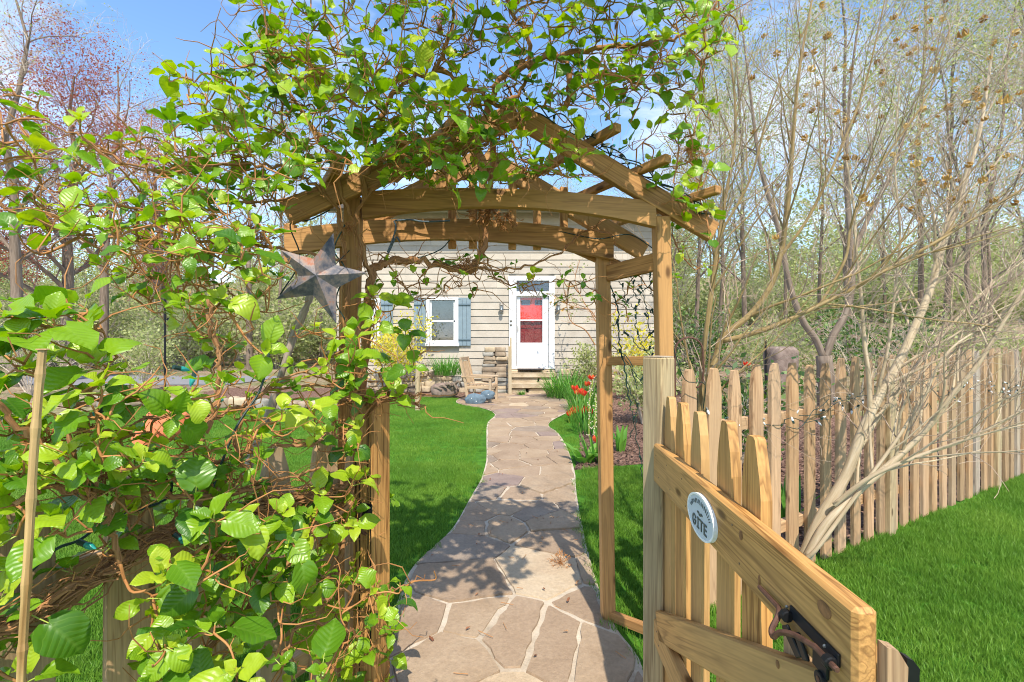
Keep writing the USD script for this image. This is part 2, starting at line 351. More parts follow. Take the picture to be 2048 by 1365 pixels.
def leafmat(name, ramp, veins=True, trans=.3, rough=.35, spec=.5):
    nodes = {'a': ('attribute', {'attribute': 'lc'}), 's': ('separate_xyz', {}), 'r': ('rgb_ramp', {'ramp': ramp}),
             'p': ('principled_bsdf', {'roughness': rough, 'specular_ior_level': spec}), 'tr': ('translucent_bsdf', {}), 'hs': ('hsv', {'saturation': 1.1, 'value': 1.25, 'fac': 1.0}),
             'm': ('mix_closure', {'fac': trans})}
    links = [('a.vector', 's.vector'), ('s.z', 'r.fac'), ('p.BSDF', 'm.closure1'), ('tr.BSDF', 'm.closure2')]
    last = 'r.color'
    if veins:
        nodes.update({'ab': ('math', {'math_type': 'absolute'}), 'k': ('math', {'math_type': 'multiply', 'value2': .42}), 'd': ('math', {'math_type': 'subtract'}),
                      'fr': ('math', {'math_type': 'multiply', 'value2': 44.0}), 'si': ('math', {'math_type': 'sine'}),
                      'vr': ('rgb_ramp', {'ramp': [(0, (0, 0, 0)), (.90, (0, 0, 0)), (1, (1, 1, 1))]}),
                      'mr': ('rgb_ramp', {'ramp': [(0, (1, 1, 1)), (.05, (.6, .6, .6)), (.09, (0, 0, 0)), (1, (0, 0, 0))]}),
                      'mxv': ('math', {'math_type': 'maximum'}), 'fv': ('math', {'math_type': 'multiply', 'value2': .13}), 'mv': ('mix', {'color2': (.36, .52, .10)}),
                      'b': ('bump', {'strength': .15, 'distance': .004})})
        links += [('s.y', 'ab.value1'), ('ab.value', 'k.value1'), ('s.x', 'd.value1'), ('k.value', 'd.value2'), ('d.value', 'fr.value1'), ('fr.value', 'si.value1'),
                  ('si.value', 'vr.fac'), ('ab.value', 'mr.fac'), ('vr.color', 'mxv.value1'), ('mr.color', 'mxv.value2'), ('mxv.value', 'fv.value1'), ('fv.value', 'mv.fac'),
                  (last, 'mv.color1'), ('si.value', 'b.height'), ('b.normal', 'p.normal')]
        last = 'mv.color'
    links += [(last, 'p.base_color'), (last, 'hs.color'), ('hs.color', 'tr.color')]
    return M(name, nodes, links, surface='m.closure')

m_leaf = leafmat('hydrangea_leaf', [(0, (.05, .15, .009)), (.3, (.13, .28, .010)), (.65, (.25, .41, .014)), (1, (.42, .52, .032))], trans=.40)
m_bud = leafmat('spring_bud', [(0, (.22, .26, .085)), (.5, (.34, .38, .14)), (1, (.48, .50, .24))], veins=False, trans=.4, rough=.6, spec=.2)
m_redbud = leafmat('red_bud', [(0, (.23, .055, .04)), (.5, (.34, .095, .06)), (1, (.42, .18, .11))], veins=False, trans=.4, rough=.6, spec=.2)
m_yellow = leafmat('forsythia_flower', [(0, (.45, .42, .04)), (.6, (.66, .56, .05)), (1, (.7, .64, .14))], veins=False, trans=.4, rough=.6, spec=.2)
m_ever = leafmat('evergreen_leaf', [(0, (.03, .075, .015)), (.5, (.06, .13, .02)), (1, (.14, .22, .03))], veins=False, trans=.2, rough=.5)
m_strap = leafmat('strap_leaf', [(0, (.045, .16, .02)), (.5, (.09, .26, .03)), (1, (.2, .38, .06))], veins=False, trans=.3, rough=.4)
m_tulip = leafmat('tulip_petal', [(0, (.60, .025, .015)), (.5, (.72, .06, .03)), (1, (.75, .19, .05))], veins=False, trans=.3, rough=.45)
m_dry = leafmat('dry_pod', [(0, (.26, .14, .05)), (.5, (.46, .28, .09)), (1, (.62, .43, .17))], veins=False, trans=.25, rough=.8, spec=.1)
m_deadleaf = leafmat('dead_leaf', [(0, (.12, .05, .03)), (.5, (.25, .11, .06)), (1, (.4, .24, .13))], veins=False, trans=.15, rough=.8, spec=.1)

def bark(name, c1, c2, c3, sx=6, sr=40, rough=.85, bump=.6):
    return M(name, {'a': ('attribute', {'attribute': 'lc'}), 'mp': ('mapping', {'scale': (sx, sr, sr)}), 'n': ('noise_texture', {'scale': 1, 'detail': 5, 'roughness': .65}),
        'r': ('rgb_ramp', {'ramp': [(.25, c1), (.5, c2), (.75, c3)]}), 'b': ('bump', {'strength': bump, 'distance': .008}), 'p': ('principled_bsdf', {'roughness': rough, 'specular_ior_level': .2})},
        [('a.vector', 'mp.vector'), ('mp.vector', 'n.vector'), ('n.fac', 'r.fac'), ('r.color', 'p.base_color'), ('n.fac', 'b.height'), ('b.normal', 'p.normal')])
m_vine = bark('vine_bark', (.16, .07, .03), (.32, .155, .065), (.46, .26, .12), 8, 120)
m_twig = bark('vine_twig', (.22, .09, .03), (.36, .16, .055), (.46, .25, .10), 12, 200, .6, .2)
m_petiole = plain('petiole', (.30, .36, .06), .5, var=.3, scale=20)
m_oldstem = bark('grey_stem', (.20, .15, .12), (.34, .27, .22), (.46, .38, .32), 10, 100)
m_shrub = bark('smooth_shrub_bark', (.30, .23, .14), (.44, .35, .23), (.57, .48, .35), 5, 40, .7, .25)
m_shrubtwig = bark('shrub_twig', (.22, .145, .095), (.38, .28, .20), (.54, .43, .33), 5, 60, .7, .1)
m_shrub2 = bark('olive_shrub_bark', (.15, .10, .04), (.26, .185, .08), (.38, .29, .15), 5, 40, .7, .25)
m_bark = bark('tree_bark', (.09, .068, .05), (.185, .14, .105), (.28, .225, .175), 2, 14)
m_twigbg = bark('tree_twig', (.32, .255, .195), (.46, .385, .30), (.58, .50, .41), 4, 30, .8, .1)
m_twigred = bark('maple_twig', (.18, .10, .08), (.28, .17, .13), (.36, .25, .2), 4, 30, .8, .1)
m_wire = plain('green_wire', (.012, .035, .028), .45, var=.3, scale=30)
m_bulb = plain('clear_bulb', (.62, .66, .68), .15, var=.1, scale=30, spec=.8)
m_gbulb = plain('teal_bulb', (.02, .26, .24), .25, var=.2, scale=30, spec=.6)
m_star = M('rusted_star_metal', {'g': ('geometry', {}), 'n': ('noise_texture', {'scale': 11, 'detail': 7, 'roughness': .7}),
     'r': ('rgb_ramp', {'ramp': [(.34, (.025, .028, .05)), (.45, (.09, .09, .11)), (.54, (.22, .17, .155)), (.64, (.26, .085, .04))]}), 'n2': ('noise_texture', {'scale': 90, 'detail': 3}),
     'b': ('bump', {'strength': .15, 'distance': .004}), 'p': ('principled_bsdf', {'roughness': .6, 'metallic': .25})},
     [('g.position', 'n.vector'), ('g.position', 'n2.vector'), ('n.fac', 'r.fac'), ('r.color', 'p.base_color'), ('n2.fac', 'b.height'), ('b.normal', 'p.normal')])
m_plaque = plain('plaque_enamel', (.50, .54, .58), .4, var=.05)
m_rim = plain('plaque_rim', (.78, .78, .76), .35, var=.03)
m_ink = plain('plaque_lettering', (.07, .08, .07), .5, var=.2, scale=50)
m_terra = plain('terracotta', (.62, .17, .07), .8, var=.15, scale=6)
m_blue = plain('blue_grey_paint', (.105, .15, .185), .85, var=.35, scale=14)
m_asph = plain('driveway_asphalt', (.20, .195, .20), .9, var=.15, scale=4, bump=.2)
m_mat = plain('doormat_fibre', (.20, .12, .07), .95, var=.3, scale=60)
m_far = plain('distant_wall', (.45, .43, .40), .8, var=.08)
m_cream = plain('cream_floret', (.50, .44, .30), .7, var=.3, scale=60)
# ------------------------------------------------------------------ terrain
def sstep(t): t = np.clip(t, 0, 1); return t * t * (3 - 2 * t)
def terr(x, y):
    x, y = np.asarray(x, float), np.asarray(y, float)
    z = 2.6 * sstep((x - 4.8) / 12) * sstep((y - 6.5) / 22)
    z = z + 1.4 * sstep((-x - 14) / 25) * sstep((y - 18) / 20) + 17 * sstep((y - 42) / 95)
    return z + .12 * (meshkit.fbm(np.stack([x * .22, y * .22, x * 0], -1), 3, 5) - .5) * sstep((np.hypot(x, y) - 14) / 6)

def grid(xs, ys, zf, dz=0.0):
    X, Y = np.meshgrid(xs, ys)
    v = np.stack([X, Y, zf(X, Y) + dz], -1).reshape(-1, 3)
    n, m = len(xs), len(ys)
    i = (np.arange(m - 1)[:, None] * n + np.arange(n - 1)[None]).ravel()
    f = np.vstack([np.stack([i, i + 1, i + n + 1], 1), np.stack([i, i + n + 1, i + n], 1)])
    return v, f
xs = np.concatenate([np.linspace(-180, -30, 16)[:-1], np.linspace(-30, 30, 61), np.linspace(30, 180, 16)[1:]])
ys = np.concatenate([np.linspace(-60, -4, 8)[:-1], np.linspace(-4, 50, 55), np.linspace(50, 260, 22)[1:]])
g_ = put(None, 'ground', grid(xs, ys, terr), m_soil, smooth=True, kind='structure')

def flat(poly, z, name, mat, kind='structure', parent=None):
    """A flat sheet from a polygon with holes."""
    gs = []
    for p in getattr(poly, 'geoms', [poly]):
        if p.area < 1e-4: continue
        v, f = trimesh.creation.triangulate_polygon(p, engine='earcut')
        v, f = np.asarray(v), np.asarray(f)
        a = np.cross(v[f[:, 1]] - v[f[:, 0]], v[f[:, 2]] - v[f[:, 0]])
        f[a < 0] = f[a < 0][:, ::-1]
        gs.append((np.column_stack([v, np.full(len(v), z)]), f))
    return put(parent, name, cat_geo(gs), mat, kind=kind)

left_e = [(560, 1640), (700, 1440), (765, 1300), (819, 1149), (875, 1092), (910, 1054), (942, 997), (963, 959), (973, 920), (973, 880), (975, 848), (990, 831), (968, 819), (925, 811), (912, 804), (930, 796), (1000, 787)]
right_e = [(1112, 787), (1176, 796), (1165, 812), (1100, 846), (1116, 868), (1132, 893), (1149, 945), (1153, 990), (1170, 1082), (1198, 1184), (1230, 1258), (1272, 1314), (1296, 1365), (1390, 1520), (1460, 1640)]
gp = lambda L: [tuple(G(*p)[:2]) for p in L]
le, re_ = gp(left_e), gp(right_e)
def soft(L): return [tuple(q) for q in smoothpoly([(*p, 0) for p in L], n=len(L) * 5)[:, :2]]
PATH = Polygon(soft(le) + soft(re_)).buffer(0)
BED = Polygon([G(1149, 942)[:2], G(1285, 930)[:2], (1.75, 4.1), (1.45, 3.0), (1.7, 2.95), (3.4, 3.85), (6.6, 5.6), (7.5, 14.5), (1.4, 14.5), G(1112, 790)[:2], G(1180, 800)[:2], G(1155, 826)[:2], G(1160, 900)[:2]]).buffer(0).difference(PATH.buffer(.01))
LBED = Polygon([(-9, 13.3), (-8, 11.6), (-4.2, 11.9), (-2.2, 12.1), (-1.2, 11.9), (-.3, 13.3), (-.3, 14.5), (-9, 14.5)])
LAWN = Polygon([(-7.5, -3), (14, -3), (14, 9.2), (6.6, 5.55), (7.5, 13), (3, 13.2), (-.2, 13.4), (-4, 12.4), (-8.5, 12.2), (-9.5, 8)]).difference(unary_union([PATH, BED, LBED]))
flat(LAWN, .008, 'lawn', m_turf)
flat(BED.union(LBED.difference(PATH)), .012, 'planting_bed_soil', m_mulch)

# flagstone path: mortar bed and one mesh for each stone
path = thing('path', 'winding flagstone path with pale mortar joints leading from the gate to the red door', 'path', (0, 0, 0), kind='structure')
path.prim.ClearCustomDataByKey('category')
flat(PATH, .016, 'mortar', m_mortar, kind=None, parent=path)
pts = []
y = 1.2
r_ = random.Random(11)
while y < 13.2:
    x = -1.6 + r_.uniform(0, .3)
    while x < 2.2:
        pts.append((x + r_.uniform(-.16, .16), y + r_.uniform(-.15, .15)))
        x += r_.choice([r_.uniform(.26, .4), r_.uniform(.4, .66)])
    y += r_.uniform(.30, .46)
vor = voronoi_diagram(MultiPoint(pts), envelope=sbox(-4, 0, 4, 15))
cells = [c.intersection(PATH.buffer(-.012)) for c in vor.geoms]
cells = [g for c in cells for g in getattr(c, 'geoms', [c]) if g.geom_type == 'Polygon' and g.area > .012]
cells.sort(key=lambda c: c.centroid.y)
for c in cells:
    gap = r_.choice([.002, .004, .007, .012, .021])
    q = c.buffer(-gap - .008).buffer(.008, quad_segs=1).simplify(.006)
    for q in getattr(q, 'geoms', [q]):
        if q.is_empty or q.area < .006: continue
        # roughen the outline
        L = list(q.exterior.coords)[:-1]
        out = []
        for a, b in zip(L, L[1:] + L[:1]):
            a, b = np.array(a), np.array(b); d = np.linalg.norm(b - a)
            out.append(a)
            if d > .10:
                k = int(d / .06)
                for t in range(1, k): out.append(a + (b - a) * t / k + rng.uniform(-.010, .010, 2))
        q2 = Polygon(out).buffer(0)
        if q2.geom_type != 'Polygon' or q2.area < .005: continue
        hgt = r_.uniform(.004, .016)
        m = trimesh.creation.extrude_polygon(q2, hgt, engine='earcut')
        v = np.array(m.vertices)
        top = v[:, 2] > hgt * .5
        ctr = np.array(q2.centroid.coords[0]); tilt = rng.uniform(-.012, .012, 2)
        v[top, :2] = ctr + (v[top, :2] - ctr) * (1 - .006 / math.sqrt(q2.area))
        v[top, 2] += (v[top, :2] - ctr) @ tilt
        v[:, 2] += .0165
        put(path, 'flagstone', (v, np.array(m.faces)), r_.choices(m_flag, [5, 4, 2.4, 2.0, .5])[0])

# driveway at the far left
put(None, 'driveway', grid(np.linspace(-34, -9.6, 26), np.linspace(15.5, 19.5, 5), terr, .02), m_asph, smooth=True, kind='structure')

# ------------------------------------------------------------------ grass blades
def tuft(n, size, h, seed):
    g = np.random.default_rng(seed)
    b = g.uniform(-size / 2, size / 2, (n, 2)); a = g.uniform(0, 2 * np.pi, n)
    hh = h * g.uniform(.55, 1.2, n); w = g.uniform(.0012, .0024, n); ln = g.uniform(.1, .75, n) * hh; ld = g.uniform(0, 2 * np.pi, n)
    s = np.stack([np.cos(a), np.sin(a)], 1) * w[:, None]; l = np.stack([np.cos(ld), np.sin(ld)], 1) * ln[:, None]
    z = np.zeros(n)
    v = np.stack([np.column_stack([b - s, z]), np.column_stack([b + s, z]), np.column_stack([b + l * .35 - s * .8, hh * .55]), np.column_stack([b + l * .35 + s * .8, hh * .55]), np.column_stack([b + l, hh * .96])], 1)
    i = np.arange(n)[:, None, None] * 5
    f = (np.array([[0, 1, 3], [0, 3, 2], [2, 3, 4]])[None] + i).reshape(-1, 3)
    return v.reshape(-1, 3), f
gi_path = '/World/lawn_grass'
gi = UsdGeom.PointInstancer.Define(stage, gi_path)
tag(gi.GetPrim(), 'short bright green mown grass covering the lawns on both sides of the fence and path', 'grass', kind='stuff')
gt = T(gi_path, np.zeros(3), gi.GetPrim())
protos = []
for k, (n, s, h) in enumerate([(420, .26, .042), (420, .26, .048), (420, .26, .038), (300, .30, .034)]):
    p_ = put(gt, 'grass_patch', tuft(n, s, h, 40 + k), m_grass)
    protos.append(p_.path)
gi.CreatePrototypesRel().SetTargets([Sdf.Path(p) for p in protos])
pos, idx, ori, scl = [], [], [], []
g = np.random.default_rng(5)
def fill(step, d0, d1, ks, x0=-8.5, x1=9):
    yy = d0
    while yy < d1:
        xx = x0
        while xx < x1:
            x, y = xx + g.uniform(-.05, .05), yy + g.uniform(-.05, .05)
            if abs(x) < y * 1.22 + .4 and LAWN.buffer(-.075).contains(Point(x, y)):
                pos.append((x, y, .008)); idx.append(int(g.choice(ks))); a = g.uniform(0, 2 * np.pi)
                ori.append((math.cos(a / 2), 0, 0, math.sin(a / 2))); scl.append((1, 1, g.uniform(.8, 1.15)))
            xx += step
        yy += step
fill(.15, 1.2, 5.5, [0, 1, 2])
fill(.24, 5.5, 12.8, [0, 2, 3])
gi.CreatePositionsAttr(Vt.Vec3fArray.FromNumpy(np.array(pos, np.float32)))
gi.CreateProtoIndicesAttr(Vt.IntArray.FromNumpy(np.array(idx, np.int32)))
gi.CreateOrientationsAttr(Vt.QuathArray([Gf.Quath(float(o[0]), float(o[1]), float(o[2]), float(o[3])) for o in ori]))
gi.CreateScalesAttr(Vt.Vec3fArray.FromNumpy(np.array(scl, np.float32)))

# mulch chips and leaf bits lying in the bed
def chips(area, n, seed, s0=.012, s1=.04, zf=None):
    g = np.random.default_rng(seed); x0, y0, x1, y1 = area.bounds; V, F = [], []
    k = 0
    while k < n:
        x, y = g.uniform(x0, x1), g.uniform(y0, y1)
        if not area.contains(Point(x, y)): continue
        L, w = g.uniform(s0, s1), g.uniform(.004, .012); a = g.uniform(0, 6.28); tl = g.uniform(-.5, .5)
        e = np.array([math.cos(a), math.sin(a), tl]); q = np.array([-math.sin(a), math.cos(a), g.uniform(-.6, .6)])
        c = np.array([x, y, .022 + g.uniform(0, .012)])
        V.append([c - e * L - q * w, c + e * L * .6 - q * w, c + e * L, c + q * w, c - e * L * .4 + q * w * 1.3])
        o = 5 * k; F += [[o, o + 1, o + 3], [o + 1, o + 2, o + 3], [o, o + 3, o + 4]]; k += 1
    return np.array(V).reshape(-1, 3), np.array(F)
near_bed = BED.intersection(sbox(.5, 2.8, 8, 8))
tag(put(None, 'mulch_chips', chips(near_bed, 9000, 3), m_chip).prim, 'reddish brown mulch chips and dead leaves strewn over the bed behind the picket fence', 'mulch', kind='stuff')

# ------------------------------------------------------------------ house
HD = 14.0                                            # depth of the front wall
hx = lambda px: (px - CX) / FPX * HD
hz = lambda py: CAMH - (py - CY) / FPX * HD
house = thing('house', 'grey beige clapboard house with a red door behind a white storm door', 'house', (0, HD, 0))
XL, XR, Z0, Z1 = hx(672), hx(1335), .35, hz(425)
openings = [(hx(1018), hx(1109), hz(738), hz(553)), (hx(853), hx(917), hz(693), hz(595)), (hx(741), hx(760), hz(692), hz(597))]
def wallseg(x0, x1, z0, z1, y0=HD + .06, th=.2):
    return boxg(((x0 + x1) / 2, y0 + th / 2, (z0 + z1) / 2), (x1 - x0, th, z1 - z0), ch=.001)
def cutspans(x0, x1, z0, z1):
    sp = [(x0, x1)]
    for a, b, c, d in openings:
        if z1 > c + .01 and z0 < d - .01:
            sp = [s for u, v in sp for s in ((u, min(v, a)), (max(u, b), v)) if s[1] - s[0] > .03]
    return sp
# backing wall in bands between the openings' edges
zs = sorted({-.2, Z1} | {o[2] for o in openings} | {o[3] for o in openings})
put(house, 'wall', cat_geo([wallseg(a, b, z0, z1) for z0, z1 in zip(zs, zs[1:]) if z1 - z0 > .01 for a, b in cutspans(XL, XR, z0, z1)]), m_siding)
row = 14.1 / FPX * HD
z = hz(731) - row * 2
k = 0
rr = random.Random(3)
while z < Z1 - .02:
    z1 = min(z + row, Z1)
    for a, b in cutspans(XL, XR, z, z1):
        x = a
        while x < b - .02:
            x2 = min(b, x + rr.uniform(1.3, 2.6))
            if b - x2 < .35: x2 = b
            # a clapboard: thicker at its lower edge
            t0, t1 = .034, .010
            dz = rr.uniform(-.004, .004)
            yb = HD + .058
            vv = [(x + .002, yb, z + dz), (x2 - .002, yb, z + dz), (x2 - .002, yb, z1 + .012), (x + .002, yb, z1 + .012),
                  (x + .002, yb - t0, z + dz), (x2 - .002, yb - t0, z + dz + rr.uniform(-.003, .003)), (x2 - .002, yb - t1, z1 + .012), (x + .002, yb - t1, z1 + .012)]
            ff = [[4, 5, 6], [4, 6, 7], [0, 4, 7], [0, 7, 3], [1, 2, 6], [1, 6, 5], [0, 1, 5], [0, 5, 4], [3, 7, 6], [3, 6, 2], [0, 3, 2], [0, 2, 1]]
            put(house, 'clapboard', (np.array(vv), np.array(ff)), m_siding)
            x = x2
    z += row
# roof: courses of shingles on a slope behind the eave
slope = math.radians(12)
roof = put(house, 'roof', cat_geo([board((XL - .3, HD - .25 + 2.7, Z1 + .02 + 2.95 * math.tan(slope)), (XR + .3, HD - .25 + 2.7, Z1 + .02 + 2.95 * math.tan(slope)), 6.6, .12, up=(0, math.cos(slope), math.sin(slope)), ch=.01)]), m_roof)
for i in range(26):
    s0 = i * .24 - .12
    c = np.array([0, HD - .25 + s0 * math.cos(slope) + .12, Z1 + .16 + s0 * math.sin(slope)])
    put(roof, 'shingle_course', boxg((0, c[1], c[2]), (XR - XL + .62, .25, .022), np.stack([(1, 0, 0), (0, math.cos(slope + .05), math.sin(slope + .05)), (0, -math.sin(slope + .05), math.cos(slope + .05))], 1), ch=.002), m_roof)
put(house, 'eave_trim', boxg(((XL + XR) / 2, HD - .06, Z1 + .05), (XR - XL + .5, .2, .12)), m_far)
# door: frame, transom, red door, storm door
yf = HD - .03
fx0, fx1, fz0, fz1 = openings[0]
df = put(house, 'door_frame', cat_geo([boxg((fx0 + .115, yf + .05, (fz0 + fz1) / 2), (.23, .16, fz1 - fz0), ch=.006), boxg((fx1 - .085, yf + .05, (fz0 + fz1) / 2), (.17, .16, fz1 - fz0), ch=.006),
     boxg(((fx0 + fx1) / 2, yf + .052, fz1 - .07), (fx1 - fx0 + .06, .17, .14), ch=.008), boxg(((fx0 + fx1) / 2, yf + .055, hz(588)), (fx1 - fx0 - .2, .15, .13)),
     boxg(((fx0 + fx1) / 2, yf + .04, fz0 + .03), (fx1 - fx0, .22, .06))]), m_white)
ix0, ix1 = fx0 + .23, fx1 - .17
put(df, 'transom_pane', boxg(((ix0 + ix1) / 2, yf + .10, hz(573)), (ix1 - ix0, .008, .34), ch=.001), m_pane)
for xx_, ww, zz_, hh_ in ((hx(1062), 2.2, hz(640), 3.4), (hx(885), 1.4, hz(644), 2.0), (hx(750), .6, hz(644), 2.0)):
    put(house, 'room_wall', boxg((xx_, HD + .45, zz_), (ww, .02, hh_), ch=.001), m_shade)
dz0, dz1 = fz0 + .06, hz(592)
dc = (ix0 + ix1) / 2; dw = ix1 - ix0
rd = put(house, 'red_door', boxg((dc, HD + .16, (dz0 + dz1) / 2), (dw - .02, .05, dz1 - dz0 - .02)), m_red, label='bright red panelled door seen through the storm door glass')
for zc, hh in ((dz0 + .3, .34), (dz0 + .78, .34), (dz0 + 1.24, .34)):
    for sx in (-1, 1):
        put(rd, 'panel', boxg((dc + sx * .21, HD + .13, zc + .12), (.33, .03, hh), ch=.014), m_red)
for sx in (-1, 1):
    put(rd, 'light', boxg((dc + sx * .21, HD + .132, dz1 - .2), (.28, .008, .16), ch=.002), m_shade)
gx0, gx1, gz0, gz1 = hx(1040.5), hx(1085), hz(686), hz(595)
sx0, sx1 = ix0 + .015, ix1 - .015
ys = HD + .055
sdoor = put(house, 'storm_door', cat_geo([boxg(((sx0 + gx0) / 2, ys, (dz0 + dz1) / 2), (gx0 - sx0, .045, dz1 - dz0), ch=.005), boxg(((sx1 + gx1) / 2, ys, (dz0 + dz1) / 2), (sx1 - gx1, .045, dz1 - dz0), ch=.005),
      boxg(((gx0 + gx1) / 2, ys, (dz0 + gz0) / 2), (gx1 - gx0, .04, gz0 - dz0), ch=.003), boxg(((gx0 + gx1) / 2, ys, (dz1 + gz1) / 2), (gx1 - gx0, .04, dz1 - gz1), ch=.003),
      boxg(((gx0 + gx1) / 2, ys, hz(641)), (gx1 - gx0, .05, .045), ch=.003), boxg(((gx0 + gx1) / 2, ys - .024, (dz0 + gz0) / 2 - .02), (gx1 - gx0 - .12, .012, gz0 - dz0 - .22), ch=.005)]), m_white)
put(sdoor, 'upper_pane', boxg(((gx0 + gx1) / 2, ys + .004, (gz1 + hz(640)) / 2), (gx1 - gx0, .005, gz1 - hz(640)), ch=.001), m_pane2)
put(sdoor, 'lower_pane', boxg(((gx0 + gx1) / 2, ys + .004, (gz0 + hz(642)) / 2), (gx1 - gx0, .005, hz(642) - gz0), ch=.001), m_pane2)
put(sdoor, 'insect_screen', boxg(((gx0 + gx1) / 2, ys - .012, (gz0 + hz(642)) / 2), (gx1 - gx0, .002, hz(642) - gz0), ch=.0005), m_screen)
put(sdoor, 'handle', cat_geo([tube([(hx(1036), ys - .03, hz(652)), (hx(1036), ys - .07, hz(654)), (hx(1036), ys - .07, hz(661)), (hx(1036), ys - .03, hz(663))], .012, 6)]), m_brass)
for py in (642, 650):
    put(df, 'lock_plate', cat_geo([ball((hx(1022), yf - .04, hz(py)), .042, 1, (1, .5, 1))]), m_brass, smooth=True)
# windows
def window(x0, x1, z0, z1, two=True):
    w = put(house, 'window', cat_geo([boxg((x0 + .05, yf + .05, (z0 + z1) / 2), (.10, .14, z1 - z0), ch=.006), boxg((x1 - .05, yf + .05, (z0 + z1) / 2), (.10, .14, z1 - z0), ch=.006),
          boxg(((x0 + x1) / 2, yf + .052, z1 - .045), (x1 - x0 - .2, .13, .09), ch=.005)]), m_white)
    put(w, 'sill', boxg(((x0 + x1) / 2, yf + .02, z0 + .05), (x1 - x0 + .06, .2, .10), ch=.01), m_white)
    zm = (z0 + z1) / 2 + .02
    put(w, 'sash', cat_geo([boxg(((x0 + x1) / 2, yf + .07, zm), (x1 - x0 - .2, .05, .06)), boxg((x0 + .13, yf + .07, (z0 + z1) / 2), (.05, .05, z1 - z0 - .2)), boxg((x1 - .13, yf + .07, (z0 + z1) / 2), (.05, .05, z1 - z0 - .2)),
                            boxg(((x0 + x1) / 2, yf + .068, z0 + .14), (x1 - x0 - .2, .05, .08))]), m_white)
    put(w, 'pane', boxg(((x0 + x1) / 2, yf + .09, (z1 + zm) / 2 - .03), (x1 - x0 - .24, .006, z1 - zm - .09), ch=.001), m_pane)
    put(w, 'pane', boxg(((x0 + x1) / 2, yf + .085, (z0 + zm) / 2 + .04), (x1 - x0 - .24, .006, zm - z0 - .14), ch=.001), m_pane)
    return w
window(*openings[1]); window(*openings[2])
def shutter(x0, x1, z0, z1):
    n = 3; w = (x1 - x0) / n
    s = put(house, 'shutter', boxg((x0 + w / 2, HD - .02, (z0 + z1) / 2), (w - .006, .03, z1 - z0), ch=.004), m_shutter, label='blue grey board shutter with two dark battens')
    for i in range(1, n): put(s, 'plank', boxg((x0 + w * (i + .5), HD - .02, (z0 + z1) / 2), (w - .006, .03, z1 - z0), ch=.004), m_shutter)
    for zz in (z0 + (z1 - z0) * .13, z0 + (z1 - z0) * .86): put(s, 'batten', boxg(((x0 + x1) / 2, HD - .05, zz), (x1 - x0 - .02, .03, .05), ch=.005), m_batten)
shutter(hx(916.5), hx(942), hz(692), hz(596)); shutter(hx(828), hx(852), hz(693), hz(596)); shutter(hx(762), hx(786), hz(692), hz(596))
# lamps on the wall
def wall_lamp(px, label):
    x, zc = hx(px), hz(617)
    t = thing('wall_lamp', label, 'lamp', (x, HD, zc))
    put(t, 'back_plate', boxg((x, HD + .012, zc + .02), (.12, .025, .34), ch=.01), m_brass)
    put(t, 'arm', tube([(x, HD, zc + .1), (x, HD - .09, zc + .16), (x, HD - .13, zc + .12)], .012, 6), m_brass)
    put(t, 'cap', cat_geo([tube([(x, HD - .13, zc + .16), (x, HD - .13, zc + .13), (x, HD - .13, zc + .09)], [.02, .05, .085], 8)]), m_brass)
    put(t, 'lantern_glass', tube([(x, HD - .13, zc + .09), (x, HD - .13, zc - .06)], [.066, .055], 8), m_pane)
    put(t, 'candle_tube', tube([(x, HD - .13, zc + .05), (x, HD - .13, zc - .07)], [.02, .02], 8), m_white)
    put(t, 'base', tube([(x, HD - .13, zc - .06), (x, HD - .13, zc - .09), (x, HD - .13, zc - .12)], [.062, .05, .015], 8), m_brass)
wall_lamp(1003, 'small lantern on the clapboards left of the red door')
wall_lamp(1116, 'small lantern on the clapboards right of the red door')

# ------------------------------------------------------------------ stones: steps, walls
def rock(c, size, seed, rot=0.0, flatn=.5):
    m = trimesh.creation.icosphere(2, 1.0); v = np.array(m.vertices)
    p = np.sign(v) * np.abs(v) ** flatn                          # squarish
    p *= 1 + .28 * (meshkit.fbm(v * 1.6 + seed * 7.3, 3, seed % 97) - .5)[:, None]
    p /= np.abs(p).max(0)
    p = p * np.asarray(size) / 2
    return p @ zrot(rot).T + np.asarray(c), np.array(m.faces)
steps = thing('stone_steps', 'broad rough stone steps climbing to the white storm door', 'steps', (.6, 13.4, 0))
cx = (fx0 + fx1) / 2
rs = random.Random(8)
for i, (d0, ztop, wd) in enumerate([(12.98, .29, 1.56), (13.36, .57, 1.48), (13.74, fz0 - .015, 1.42)]):
    zb = [0, .27, .55][i]; hh = ztop - zb
    for lay, (za, zt) in enumerate([(zb - .02, zb + hh * .48), (zb + hh * .50, ztop)] if i < 2 else [(zb - .3, ztop)]):
        xs_ = [-wd / 2, wd / 2] if lay else [-wd / 2, wd * rs.uniform(-.2, .2), wd / 2]
        for xa, xb in zip(xs_, xs_[1:]):
            inset = 0 if lay else .05
            put(steps, 'step_slab', rock((cx + (xa + xb) / 2, d0 + .3 + inset, (za + zt) / 2), (xb - xa - .012, .62, zt - za), rs.randrange(999), flatn=.16), m_step if rs.random() < .7 else m_fstone[1], smooth=25)
mat_ = thing('doormat', 'brown doormat on the top stone step', 'mat', (cx, 13.68, fz0))
put(mat_, 'mat', boxg((cx - .05, 13.66, fz0 + .0), (.75, .36, .03), ch=.01), m_mat)
put(mat_, 'border', cat_geo([boxg((cx - .05, 13.49, fz0 + .004), (.78, .03, .034)), boxg((cx - .05, 13.83, fz0 + .004), (.78, .03, .034))]), m_dark)
wall = thing('stone_wall', 'low dry laid fieldstone wall left of the steps behind the wooden armchair', 'wall', (-1.6, 13.2, 0))
rr = random.Random(5)
